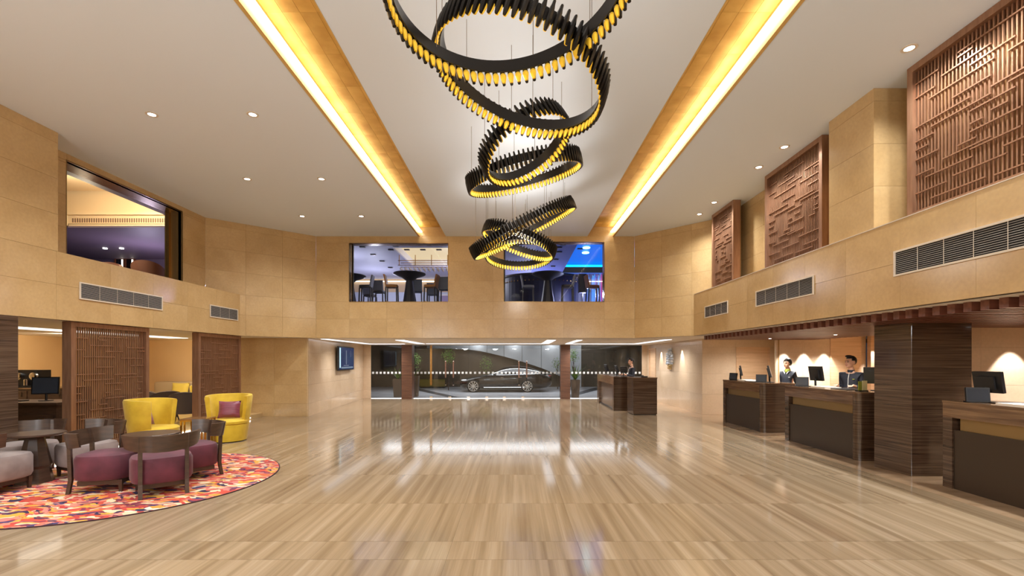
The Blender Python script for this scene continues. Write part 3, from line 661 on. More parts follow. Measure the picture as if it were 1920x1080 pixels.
def barrel_chair(lb, x, y, face, z=0, m=YELLOW, sc=1):
    t = thing('barrel_chair', lb, 'chair', (x, y, z), math.atan2(face[1], face[0]) - PI/2, 'yellow velvet barrel chairs'); t.scale = (sc,)*3
    b = MB(); rs = []
    n = 26; amax = math.radians(118)
    for i in range(n+1):
        a = -PI/2 + (-amax + 2*amax*i/n); d = Vector((math.cos(a), math.sin(a), 0)); u = abs(2*i/n-1)
        zt = 1.0 - .03*u**3; ri, ro = .33, .41
        P = [d*(ri-.04) + Vector((0, 0, .02)), d*(ro-.07) + Vector((0, 0, .02)), d*(ro) + Vector((0, 0, .55)), d*(ro+.045) + Vector((0, 0, zt-.03)), d*(ro+.03) + Vector((0, 0, zt)), d*(ri+.05) + Vector((0, 0, zt)), d*(ri+.035) + Vector((0, 0, zt-.03)), d*(ri+.0) + Vector((0, 0, .5))]
        rs.append(P)
    b.rings(rs).build('backrest', m, t, True)
    MB().lathe([(.34, .02), (.385, .36), (.36, .375), (.36, .385), (.39, .395), (.395, .44), (.36, .468), (.1, .475)], 40, c=(0, .04, 0)).build('seat', m, t, True)
    MB().lathe([(.30, 0), (.30, .02)], 24).build('plinth', BLACKP, t)
    return t
barrel_chair('yellow barrel chair on the left, turned right, before the lattice screen', -6.99, 9.12, (.99, .10))
barrel_chair('yellow velvet barrel chair on the right, facing the camera', -6.22, 10.28, (.28, -.96))
def cushion(lb, loc, face, tilt, m, sx=.42, sz=.36, name='cushion', group=None):
    q = MB(); n = 9; top = []; 
    import itertools
    V = {}
    for s in (1, -1):
        for i in range(n):
            for j in range(n):
                u, v = 2*i/(n-1)-1, 2*j/(n-1)-1
                pin = 1 - .10*(u*u*(1-v*v) + v*v*(1-u*u))*1.0
                hgt = .075*((1-u**4)*(1-v**4))**.5
                key = (i, j, s if 0 < i < n-1 and 0 < j < n-1 else 0)
                if key not in V: V[key] = q.bm.verts.new((u*sx/2*(1-.08*(1-v*v)*abs(u)), s*hgt if key[2] else 0, v*sz/2*(1-.08*(1-u*u)*abs(v)) + sz/2))
    g = lambda i, j, s: V[(i, j, s if 0 < i < n-1 and 0 < j < n-1 else 0)]
    for s in (1, -1):
        for i in range(n-1):
            for j in range(n-1):
                vs = [g(i, j, s), g(i+1, j, s), g(i+1, j+1, s), g(i, j+1, s)]
                if len(set(vs)) == 4:
                    try: q.bm.faces.new(vs)
                    except ValueError: pass
    o = q.build(name, m, None, True); o.location = loc
    o.rotation_euler = (tilt, 0, math.atan2(face[1], face[0]) - PI/2)
    return tag(o, lb, 'cushion', group)
cushion('burgundy cushion leaning in the left yellow chair, seen from the side', (-7.12, 9.10, .485), (.98, -.05), .30, BURG, .44, .38)
cushion('burgundy cushion in the middle of the right yellow chair, facing the camera', (-6.24, 10.30, .485), (.28, -.96), .28, BURG, .44, .38)
# brass side table
t = thing('brass_side_table', 'small square brass side table with double legs between the yellow chairs', 'table', (-6.46, 9.64, 0), .12)
MB().box(-.24, .24, -.2, .2, .545, .57).build('tabletop', mat('brown_glass_top', lin(150, 110, 70), .1, .2), t)
for sx in (-1, 1):
    for sy in (-1, 1):
        m = MB(); m.box(sx*.225-.014, sx*.225+.014, sy*.19-.014, sy*.19+.014, 0, .545); m.build('leg', BRASS, t)
        m = MB(); m.box(sx*.16-.012, sx*.16+.012, sy*.19-.012, sy*.19+.012, 0, .545); m.build('inner_leg', BRASS, t)
m = MB(); m.box(-.24, .24, -.205, -.18, .52, .545); m.box(-.24, .24, .18, .205, .52, .545); m.build('apron', BRASS, t)
# lounge beyond the screens
def armchair(lb, x, y, face, z=.12):
    t = thing('armchair', lb, 'chair', (x, y, z), math.atan2(face[1], face[0]) - PI/2, 'dark grey armchairs in the raised lounge')
    b = MB(); rs = []; n = 20; am = math.radians(105)
    for i in range(n+1):
        a = -PI/2 - am + 2*am*i/n; d = Vector((math.cos(a), math.sin(a), 0)); u = abs(2*i/n-1); zt = .80 - .20*u**2; lean = 1 + .12*(1-u)
        rs.append([d*.24 + Vector((0, 0, .24)), d*.31 + Vector((0, 0, .24)), d*.345*lean + Vector((0, 0, zt)), d*.29*lean + Vector((0, 0, zt+.01))])
    b.rings(rs).build('backrest', DKFAB, t, True)
    rounded(MB(), .26, .26, .24, .42, .05, 3).build('seat', DKFAB, t, True)
    for sx in (-1, 1):
        for sy in (-1, 1): MB().tube([(sx*.19, sy*.19, .25), (sx*.25, sy*.25, 0)], [.024, .014], 6).build('leg', WOODF, t)
armchair('dark grey armchair seen from behind between the two lattice screens', -8.62, 12.35, (-.5, .86))
armchair('dark grey armchair behind the nearer lattice screen, left one', -9.75, 11.65, (-.7, .7))
armchair('dark grey armchair behind the nearer lattice screen, right one', -9.45, 12.75, (-.8, .6))
armchair('dark brown armchair just left of the mustard sofa', -10.1, 13.3, (.6, .8))
barrel_chair('low yellow chair deep in the lounge behind the grey armchair', -9.45, 14.4, (-.2, 1), .12, YELLOW, .86)
t = thing('sofa', 'mustard and beige sofa against the lounge back wall', 'sofa', (-10.6, 15.2, .12))
rounded(MB(), 1.2, .42, .10, .42, .05, 8).build('seat', MUST, t, True); rounded(MB(), 1.2, .12, .35, .92, .05, 8, c=(0, .33)).build('backrest', BEIGEF, t, True)
rounded(MB(), .10, .42, .10, .6, .04, 6, c=(-1.25, 0)).build('arm', BEIGEF, t, True); rounded(MB(), .10, .42, .10, .6, .04, 6, c=(1.25, 0)).build('arm', BEIGEF, t, True)
for sx in (-1, 1): MB().box(sx*1.15-.03, sx*1.15+.03, -.35, -.29, 0, .1).build('leg', WOODF, t)
cushion('mustard square cushion on the left of the lounge sofa', (-10.85, 15.25, .545), (.05, -1), .25, MUST, .55, .48, group='sofa cushions')
cushion('beige square cushion on the right of the lounge sofa', (-10.25, 15.25, .545), (.3, -1), .35, BEIGEF, .5, .42, group='sofa cushions')
# ------------------------------------------------------------ work corner on the left
t = thing('writing_desk', 'dark wood standing desk with a drawer behind the left column', 'desk', (-9.35, 9.0, .12))
MB().box(-.75, .95, -.35, .45, .80, .845).build('worktop', WOODF, t)
q = MB().box(-.75, -.05, -.33, .40, .66, .80).build('drawer', WOODF, t); MB().box(-.52, -.34, -.345, -.33, .72, .74).build('drawer_handle', CHROME, q)
MB().box(0, .90, -.30, .35, .02, .80).build('cabinet', WOODF, t); MB().box(-.72, -.66, -.3, .35, 0, .66).build('leg', WOODF, t)
q = MB().box(.30, .86, -.315, -.30, .10, .62).build('door', WOODF, t); MB().box(.60, .72, -.33, -.315, .54, .56).build('door_handle', CHROME, q)
def monitor(lb, loc, face, sw=.40, sh=.30, tilt=.12, z=0, base=True):
    """screen looks along face"""
    t = thing('monitor', lb, 'monitor', loc, math.atan2(face[1], face[0]) + PI/2, 'computer monitors')
    R = Matrix.Translation((0, 0, .13)) @ Matrix.Rotation(-tilt, 4, 'X')
    MB().box(-sw/2, sw/2, -.015, .025, 0, sh, R).build('casing', BLACKP, t)
    MB().box(-sw/2+.018, sw/2-.018, -.018, -.014, .018, sh-.018, R).build('display', SCRN, t)
    MB().box(-sw/2*.6, sw/2*.6, .025, .05, .05, sh-.06, R).build('rear_housing', BLACKP, t)
    MB().tube([(0, .04, .01), (0, .05, .20)], .02, 8).build('stand', BLACKP, t)
    MB().lathe([(.11, 0), (.11, .012), (.02, .018)], 20, c=(0, .03, 0)).build('base', BLACKP, t)
    return t
monitor('black monitor on the writing desk beside the near lattice screen', (-9.0, 9.05, .965), (.45, -.9), .40, .33)
m = MB().box(-.22, .22, -.07, .07, 0, .02); k = m.build('keyboard', BLACKP); k.location = (-9.55, 9.0, .965); tag(k, 'black keyboard on the writing desk behind the left column', 'keyboard')
t = thing('coffee_counter', 'dark wood back counter carrying the coffee machine', 'cabinet', (-11.15, 11.0, .12))
MB().box(-1.6, 1.0, -.3, .3, 0, .97).build('body', WOODF, t); MB().box(-1.62, 1.02, -.32, .32, .97, 1.0).build('countertop', WOODM, t)
for i in range(3): q = MB().box(-1.55+i*.85, -.75+i*.85, -.315, -.3, .08, .93).build('door', WOODF, t); MB().tube([(-.85+i*.85, -.33, .8), (-.85+i*.85, -.33, .9)], .008).build('knob', CHROME, q)
t = thing('coffee_machine', 'black twin coffee machine with round chrome heads on the back counter', 'coffee machine', (-11.25, 10.95, 1.12))
MB().box(-.32, .30, -.12, .2, 0, .40).build('body', BLACKP, t); MB().box(-.36, -.30, -.14, .2, 0, .36).build('water_tank', mat('milky_tank', lin(190, 200, 206), .2), t)
for sx in (-.10, .24):
    MB().lathe([(.02, -.02), (.085, 0), (.085, .05), (.05, .06)], 20, M=Matrix.Translation((sx, -.12, .26)) @ Matrix.Rotation(PI/2, 4, 'X')).build('brew_head', CHROME, t)
MB().lathe([(.04, 0), (.04, .13), (.03, .14)], 14, c=(.09, -.17, .05)).build('milk_jug', CHROME, t); MB().box(-.25, .28, -.22, -.12, .0, .04).build('drip_tray', BLACKP, t)
# ------------------------------------------------------------ reception desks
def desk(lb, y_far, y_near):
    """front face at x=5.95 along Y; the near end turns right with a rounded corner"""
    L = y_far - y_near; t = thing('reception_desk', lb, 'desk', (5.95, y_near, 0), 0, 'reception desks'); D = .80
    def plan(x0, cr, end=True):  # outline, rounded near-left corner
        pts = [(x0, L)]
        for i in range(9):
            a = PI + (PI/2)*i/8; pts.append((x0+cr+cr*math.cos(a), cr+cr*math.sin(a)))
        return pts + [(D, 0), (D, L)]
    MB().prism(plan(-.01, .10), 1.16, 1.19).build('countertop', WOODM, t)
    MB().box(0, .04, .13, L, .965, 1.16).build('fascia', WOODM, t)
    MB().box(.055, .075, .13, L-.20, .80, .965).build('bronze_inset', BRONZES, t)
    MB().box(.02, .05, .13, L-.14, .0, .80).build('front_panel', PANELD, t)
    MB().box(.0, .30, L-.14, L, 0, .965).build('end_post', WOODD, t)
    pts = [(0, .13)] + [(.12+.12*math.cos(PI+(PI/2)*i/8), .12+.12*math.sin(PI+(PI/2)*i/8)) for i in range(9)] + [(D-.02, 0), (D-.02, .04), (.13, .04), (.06, .13)]
    MB().prism(pts, 0, 1.16).build('curved_end', WOODD, t, True)
    MB().box(.35, D-.02, .06, L-.02, .05, 1.0).build('rear_carcass', WOODF, t)
    return t
desk('farthest reception desk, in front of the woman', 13.47, 11.34)
desk('middle reception desk, in front of the man', 10.39, 8.18)
desk('nearest reception desk at the right edge, beyond the dark column', 6.56, 4.3)
def tablet(lb, loc, face):
    t = thing('tablet_stand', lb, 'tablet', loc, math.atan2(face[1], face[0]) + PI/2, 'customer tablets on the desks')
    R = Matrix.Translation((0, 0, .01)) @ Matrix.Rotation(-.15, 4, 'X')
    MB().box(-.12, .12, -.012, .03, 0, .19, R).build('casing', BLACKP, t); MB().box(-.105, .105, -.015, -.011, .02, .17, R).build('display', SCRN, t)
    MB().box(-.10, .16, 0, .15, 0, .014).build('base', BLACKP, t)
ZD = 1.19
monitor('slim black monitor seen edge-on on the farthest desk, at its far end', (6.32, 13.1, ZD), (.9, -.43), .36, .28, .2)
monitor('slim black monitor seen edge-on beside the woman', (6.42, 11.8, ZD), (.86, -.5), .38, .30, .25)
monitor('black monitor turned three quarters on the middle desk, far end', (6.35, 9.90, ZD), (1, .07), .38, .30, .15)
monitor('wide black monitor beside the man, partly behind the column', (6.62, 8.6, ZD), (.72, .7), .42, .30, .1)
monitor('largest black monitor on the nearest desk', (6.30, 6.25, ZD), (1, .0), .38, .28, .15)
tablet('small black tablet on the farthest desk at its far end', (6.08, 13.16, ZD), (-.9, -.4)); tablet('small black tablet just left of the woman', (6.12, 11.72, ZD), (-.6, -.8))
tablet('small black tablet on the far end of the middle desk', (6.08, 9.98, ZD), (-.5, -.86)); tablet('grey screened tablet in front of the largest monitor', (6.07, 6.18, ZD), (-.4, -.92))
def tray(lb, x, y, a, m=WHITEP, s=(.16, .22, .035)):
    t = MB().box(-s[0], s[0], -s[1], s[1], 0, s[2]).build('document_tray', m); t.location = (x, y, ZD); t.rotation_euler[2] = a; tag(t, lb, 'tray', 'paper trays on the desks')
tray('white paper tray on the farthest desk beside the edge-on monitor', 6.22, 12.6, .0); tray('white paper tray on the middle desk, left of the man', 6.16, 9.35, 0)
tray('large white paper tray on the nearest desk at the picture edge', 6.10, 5.55, 0, WHITEP, (.14, .30, .03))
for lb, x, y in (('black desk mat on the farthest desk by the woman', 6.16, 12.05), ('black desk mat under the hands of the man', 6.28, 8.95), ('black desk mat behind the grey tablet on the nearest desk', 6.33, 5.95)):
    q = MB().box(-.17, .17, -.25, .25, 0, .015).build('desk_mat', BLACKP); q.location = (x, y, ZD); tag(q, lb, 'mat', 'black desk mats')
t = thing('brochure_holder', 'lime and cream brochure holder standing beside the man', 'holder', (6.2, 8.42, ZD), .2)
MB().box(-.10, .10, -.03, .05, 0, .02).build('base', BLACKP, t); MB().box(-.09, -.02, -.01, .0, .02, .18).build('green_leaflet', LIME, t); MB().box(-.015, .085, -.02, -.01, .02, .19).build('cream_leaflet', mat('cream_glow', lin(236, 230, 170), .5), t)
# concierge desks
t = thing('concierge_desk', 'dark wood concierge counter with pale inset panel in front of the far clerk', 'desk', (3.42, 16.3, 0))
MB().box(0, .62, .03, 3.25, 1.14, 1.17).build('countertop', WOODM, t); MB().box(.0, .62, 0, .03, 0, 1.17).build('end_panel', WOODD, t)
MB().box(0, .05, .03, 3.25, .90, 1.14).build('fascia', WOODM, t); MB().box(.0, .1, 2.85, 3.25, 0, .90).build('far_post', WOODD, t)
MB().box(.08, .11, .25, 2.85, .04, .90).build('inset_panel', mat('pale_metal_inset', lin(150, 132, 118), .25, .6), t); MB().box(.03, .5, .1, 2.8, .0, .04).build('plinth', BLACKP, t)
MB().box(.0, .05, .03, .25, 0, .90).build('near_post', WOODD, t)
t = thing('concierge_cabinet', 'dark wood block standing in front of the concierge counter', 'cabinet', (3.78, 15.04, 0))
MB().box(0, .76, .01, .80, .02, 1.16).build('body', WOODD, t); MB().box(-.01, .77, 0, .81, 1.16, 1.19).build('top', WOODM, t); MB().box(.02, .74, .03, .78, 0, .02).build('plinth', BLACKP, t)
monitor('small black monitor at the far end of the concierge counter', (3.72, 18.9, 1.17), (1, .1), .36, .28, .3); monitor('small black monitor in front of the concierge clerk', (3.78, 17.3, 1.17), (1, 0), .34, .26, .3)
monitor('small black terminal behind the concierge block', (3.85, 16.6, 1.17), (.5, .8), .26, .22, .1)
t = thing('desk_phone', 'small black telephone on top of the concierge block', 'telephone', (4.2, 15.3, 1.19)); MB().box(-.09, .09, -.08, .08, 0, .04).build('body', BLACKP, t); MB().box(-.085, -.04, -.09, .09, .045, .07).build('handset', BLACKP, t)
# ------------------------------------------------------------ television, wall crystal
aw = math.atan2(-6.79, .48); ux = Vector((-.0705, .9975, 0)); nrm = Vector((.9975, .0705, 0))
t = thing('television', 'wall mounted television with dark blue picture on the entrance side wall', 'television', (-6.57, 17.25, 1.36), 0)
def tvbox(u0, u1, d0, d1, z0, z1):
    q = MB(); M = Matrix((( -.0705, .9975, 0, 0), (.9975, .0705, 0, 0), (0, 0, 1, 0), (0, 0, 0, 1)))
    q.box(u0, u1, d0, d1, z0, z1, M); return q
tvbox(0, 2.05, .08, .14, 0, .90).build('casing', BLACKP, t); tvbox(.04, 2.01, .14, .144, .04, .86).build('display', mat('tv_picture', lin(18, 28, 52), .15, emit=lin(26, 42, 80), es=1.2), t)
tvbox(.08, .22, .144, .147, .10, .84).build('light_band', emis('tv_white', lin(190, 225, 235), 1.6), t)
tvbox(.9, 1.0, .144, .147, .22, .76).build('figure', emis('tv_grey', lin(120, 130, 150), .9), t); tvbox(1.5, 1.6, .144, .147, .5, .76).build('figure', emis('tv_grey2', lin(70, 84, 120), .8), t)
tvbox(.3, 1.9, .144, .147, .07, .13).build('caption_band', emis('tv_caption', lin(130, 150, 170), .9), t); tvbox(.6, 1.3, .144, .147, .17, .19).build('caption_band', emis('tv_caption2', lin(150, 160, 175), .9), t)
tvbox(.5, 1.5, .0, .08, .3, .6).build('bracket', BLACKP, t)
t = thing('crystal_relief', 'clear crystal and metal relief on the right entrance wall between two spotlight pools', 'artwork', (5.97, 18.1, 1.36))
rr = random.Random(5)
CR = mat('crystal', lin(205, 215, 225), .05, .5); CG = mat('crystal_gold', lin(205, 180, 130), .1, .7)
for i in range(9):
    for j in range(5):
        if abs(i-4)/5+abs(j-2)/3 > 1.25 and i != 4: continue
        q = MB(); s = .05+.03*rr.random(); q.lathe([(.004, -s), (s*.8, 0), (.004, s)], 5, M=Matrix.Rotation(rr.random()*2, 4, 'X')); q.build('crystal', CG if i < 2 else CR, t, loc=(-.03, -.32+j*.16+rr.uniform(-.03, .03), .08+i*.09))
MB().tube([(-.01, 0, 0), (-.01, 0, .84)], .012).build('mounting_rod', CHROME, t)
# ------------------------------------------------------------ car outside (nose to the left)
t = thing('car', 'black saloon car parked sideways on the driveway behind the entrance glass', 'car', (PX(864.5, 26.7), 26.7, -.02))
LC = 5.08
# stations: x, lower z, shoulder z, half width
ST = [(0, .30, .52, .50), (.06, .24, .62, .66), (.28, .20, .70, .82), (.75, .19, .80, .92), (1.3, .19, .88, .955), (1.9, .19, .93, .965), (2.6, .19, .95, .97), (3.3, .19, .97, .97), (3.9, .19, 1.0, .96), (4.4, .20, 1.02, .93), (4.8, .26, 1.0, .86), (5.0, .34, .96, .76), (LC, .44, .90, .62)]
def crown(x):  # bonnet / boot height at the centre
    return .06 + .02*math.sin(x)
rs = []
for x, zl, zs, hw in ST:
    half = [(0, zl), (hw*.8, zl), (hw*.97, zl+.08), (hw, (zl+zs)/2), (hw*.965, zs-.06), (hw*.88, zs), (hw*.5, zs+.045), (0, zs+.06)]
    ring = [Vector((x, -a, z)) for a, z in half] + [Vector((x, a, z)) for a, z in half[-2:0:-1]]
    rs.append(ring)
MB().rings(rs).build('body', CARP, t, True)
GH = [(1.55, .93, .90, .80), (1.95, .93, 1.12, .74), (2.35, .93, 1.32, .68), (2.75, .94, 1.41, .65), (3.2, .95, 1.43, .64), (3.7, .97, 1.38, .64), (4.15, .99, 1.25, .66), (4.55, 1.0, 1.10, .70), (4.8, 1.0, 1.02, .72)]
rs = []
for x, zb, zt, hw in GH:
    zt = max(zt, zb+.03)
    half = [(0, zb), (.85, zb), (hw+(.85-hw)*.35, zb+(zt-zb)*.65), (hw*.9, zt-.02), (hw*.5, zt), (0, zt+.01)]
    rs.append([Vector((x, -a, z)) for a, z in half] + [Vector((x, a, z)) for a, z in half[-2:0:-1]])
MB().rings(rs).build('greenhouse', CARP, t, True)
for s in (-1, 1):
    def side(x, k):
        for (xa, ba, ta, ha), (xb, bb, tb, hb) in zip(GH, GH[1:]):
            if xa <= x <= xb:
                u = (x-xa)/(xb-xa); zb, zt, hw = ba+u*(bb-ba), ta+u*(tb-ta), ha+u*(hb-ha)
                return Vector((x, s*(.862+(hw+(.85-hw)*.35-.85)*k/.65), zb+.02+(zt-zb-.03)*k))
    q = MB(); xx = [1.78+i*(4.45-1.78)/16 for i in range(17)]
    R0 = [side(x, .04) for x in xx]; R1 = [side(x, .66) for x in xx]
    q.rings([R0, R1], cap=False, closed=False); q.build('side_window', CARG, t, True)
    MB().tube([side(x, .70)+Vector((0, s*.005, .0)) for x in xx], .014, 5).build('chrome_trim', CHROME, t)
    MB().tube([side(x, .0) for x in xx], .010, 5).build('chrome_trim', CHROME, t)
    MB().tube([(1.35, s*.965, .27), (3.55, s*.975, .28)], .016, 5).build('sill_trim', CHROME, t)
    q = MB().ell((1.95, s*1.0, .98), (.09, .07, .07), 10, 8).build('wing_mirror', CARP, t, True)
    MB().box(2.28, 2.42, s*.97-.01, s*.97+.01, .80, .82).build('door_handle', CHROME, t); MB().box(3.25, 3.4, s*.97-.01, s*.97+.01, .82, .84).build('door_handle', CHROME, t)
    MB().ell((.30, s*.72, .66), (.22, .08, .05), 12, 8, ).build('headlamp', mat('headlamp', (.8, .82, .85, 1), .08, .6, emit=(1, 1, 1, 1), es=.25), t, True)
    MB().ell((4.88, s*.72, .90), (.16, .08, .05), 12, 8).build('tail_lamp', mat('tail_lamp', lin(120, 14, 12), .15), t, True)
    for xw in (.75+.02, 3.72):
        Mw = Matrix.Translation((xw, s*.90, .345)) @ Matrix.Rotation(PI/2, 4, 'X')
        wgt = MB().lathe([(.27, -.1), (.335, -.10), (.345, -.07), (.345, .07), (.335, .10), (.27, .10), (.27, -.1)], 36, M=Mw, cap=False).build('wheel', RUBBER, t, True)
        m = MB(); m.lathe([(.25, -.102), (.275, -.102), (.275, .102), (.25, .102), (.25, -.102)], 36, cap=False, M=Mw); m.build('rim', ALLOY, wgt, True)
        m = MB().lathe([(.02, -.04), (.22, -.04), (.22, -.02), (.02, -.02)], 24, M=Mw); m.build('brake_disc', BLACKM, wgt)
        m = MB()
        for k in range(10):
            a = 2*PI*k/10; Mk = Mw @ Matrix.Rotation(a, 4, 'Z'); zf = .075*(-s) * 1
            m.box(.03, .265, -.02, .02, *sorted((-s*.06, -s*.085)), Mk)
        m.lathe([(.05, -.095), (.05, .095)], 12, M=Mw); m.build('spokes', ALLOY, wgt)
# ------------------------------------------------------------ planters and outdoor greenery
def planter(lb, x, y, h, nleaf, ll, seed, z=-.02, arch=1.0, w=.2):
    t = thing('potted_plant', lb, 'plant', (x, y, z), 0, 'planters outside the glass'); r = random.Random(seed)
    MB().rings([[Vector((sx*k, sy*k, zz)) for sx, sy in ((-1, -1), (1, -1), (1, 1), (-1, 1))] for k, zz in ((w*.78, 0), (w*1.05, h), (w*.95, h), (w*.9, h-.04))]).build('planter', POT, t)
    m = MB()
    for i in range(nleaf):
        a = r.uniform(0, 2*PI); L_ = ll*r.uniform(.6, 1.1); ou = r.uniform(.25, .8)*arch; pts = []
        d = Vector((math.cos(a), math.sin(a), 0)); s = Vector((-d.y, d.x, 0))
        rsv = []
        for k in range(6):
            u = k/5; p = d*(L_*ou*u) + Vector((0, 0, h-.03 + L_*(u*1.0 - .55*ou*u*u))); wd = .022*math.sin(PI*min(1, .15+.85*u))*(1-u*.6)+.001
            rsv.append([p-s*wd, p+s*wd, p+Vector((0, 0, .004))])
        m.rings(rsv)
    stuff(m.build('foliage', LEAF, t)); return t
planter('spiky plant in a tall planter left of the left wood column', PX(744, 22.4), 22.6, .86, 34, .75, 1)
planter('spiky plant in a tall planter just right of the left wood column', PX(775, 22.6), 22.9, 1.0, 20, .6, 2)
planter('bushy spiky plant in a tall planter right of the right wood column', PX(1079, 22.2), 22.3, .84, 44, .95, 3)
def tree(lb, x, y, h, r0, seed, nl=420, z=-.02):
    t = thing('small_tree', lb, 'tree', (x, y, z), 0, 'uplit small trees by the driveway'); r = random.Random(seed)
    m = MB(); m.tube([(0, 0, 0), (.03, .02, h*.5), (-.02, 0, h)], [.03, .022, .01], 6)
    for i in range(6):
        a = i*1.1; m.tube([(0, 0, h*.55+i*.08), (math.cos(a)*r0*.7, math.sin(a)*r0*.6, h*.75+i*.12)], [.012, .004], 5)
    m.build('trunk', WOODF, t); m = MB()
    for i in range(nl):
        a = r.uniform(0, 2*PI); e = r.uniform(-1, 1); q = r0*r.uniform(.3, 1); c = Vector((math.cos(a)*q*math.sqrt(1-e*e), math.sin(a)*q*math.sqrt(1-e*e), h+e*q*1.3))
        R = Matrix.Translation(c) @ Matrix.Rotation(r.uniform(0, 6), 4, 'Z') @ Matrix.Rotation(r.uniform(0, 3), 4, 'X')
        v = [m.bm.verts.new(R @ Vector(p)) for p in ((0, 0, 0), (.03, .02, .01), (.075, 0, 0), (.03, -.02, .01))]; m.bm.faces.new(v)
    stuff(m.build('foliage', LEAF, t)); return t
tree('uplit leafy tree seen beside the left door handles', PX(838, 27), 27.6, 2.0, .42, 11)
tree('small leafy shrub tree just right of the left wood column', PX(778, 25), 25.2, 1.75, .35, 12, 260)
tree('bright low shrub seen above the car bonnet', PX(912, 29.4), 29.6, 1.5, .5, 13, 300)
tree('uplit shrub tree at the left edge of the right wood column', PX(1046, 28.6), 28.8, 1.55, .35, 14, 260)
tree('pale uplit palm like tree right of the right wood column', PX(1076, 24.6), 24.8, 2.0, .30, 15, 260)
for px, y, p in ((838, 27.2, 14), (912, 29.2, 14), (1076, 24.5, 18), (778, 24.9, 7)):
    spot('garden_uplight', (PX(px, y), y-.25, .05), (PX(px, y), y+.4, 2.2), p*3, (1, .95, .75), 60, .6, .05)
t = thing('garden_bench', 'low yellow brown bench block seen through the glass left of the car', 'bench', (PX(800, 29.5), 30, -.02))
MB().box(-.5, 1.1, -.3, .3, .1, .55).build('seat', mat('olive_bench', lin(112, 96, 34), .6), t); MB().box(-.45, 1.05, -.25, .25, 0, .1).build('plinth', BLACKP, t)
# ------------------------------------------------------------ people
def skel(chains, rad_root):
    """chains: list of [(point, radius), ...]; returns evaluated mesh data of a skinned body"""
    bm = bmesh.new(); sk = bm.verts.layers.skin.verify(); idx = {}
    def vert(p, r):
        k = tuple(round(c, 4) for c in p)
        if k not in idx:
            v = bm.verts.new(p); rr_ = r if isinstance(r, tuple) else (r, r); v[sk].radius = rr_; idx[k] = v
        return idx[k]
    for ch in chains:
        vs = [vert(p, r) for p, r in ch]
        for a, b in zip(vs, vs[1:]):
            if not bm.edges.get((a, b)): bm.edges.new((a, b))
    rv = vert(*rad_root); rv[sk].use_root = True
    me = bpy.data.meshes.new('skel'); bm.to_mesh(me); bm.free()
    o = bpy.data.objects.new('skel', me); C.objects.link(o)
    o.modifiers.new('skin', 'SKIN'); s = o.modifiers.new('sub', 'SUBSURF'); s.levels = 2; s.render_levels = 2
    dg = bpy.context.evaluated_depsgraph_get(); dg.update()
    out = bpy.data.meshes.new_from_object(o.evaluated_get(dg)); bpy.data.objects.remove(o); return out
def fuse(meshes, extra, voxel):
    """join skinned meshes with extra lofted shapes into one continuous remeshed surface"""
    bm = extra.bm
    for me in meshes: bm.from_mesh(me)
    me = bpy.data.meshes.new('raw'); bm.to_mesh(me); bm.free()
    o = bpy.data.objects.new('raw', me); C.objects.link(o)
    r = o.modifiers.new('r', 'REMESH'); r.mode = 'VOXEL'; r.voxel_size = voxel; r.use_smooth_shade = True
    s = o.modifiers.new('s', 'SMOOTH'); s.factor = .5; s.iterations = 2
    dg = bpy.context.evaluated_depsgraph_get(); dg.update()
    out = bpy.data.meshes.new_from_object(o.evaluated_get(dg)); bpy.data.objects.remove(o); return out
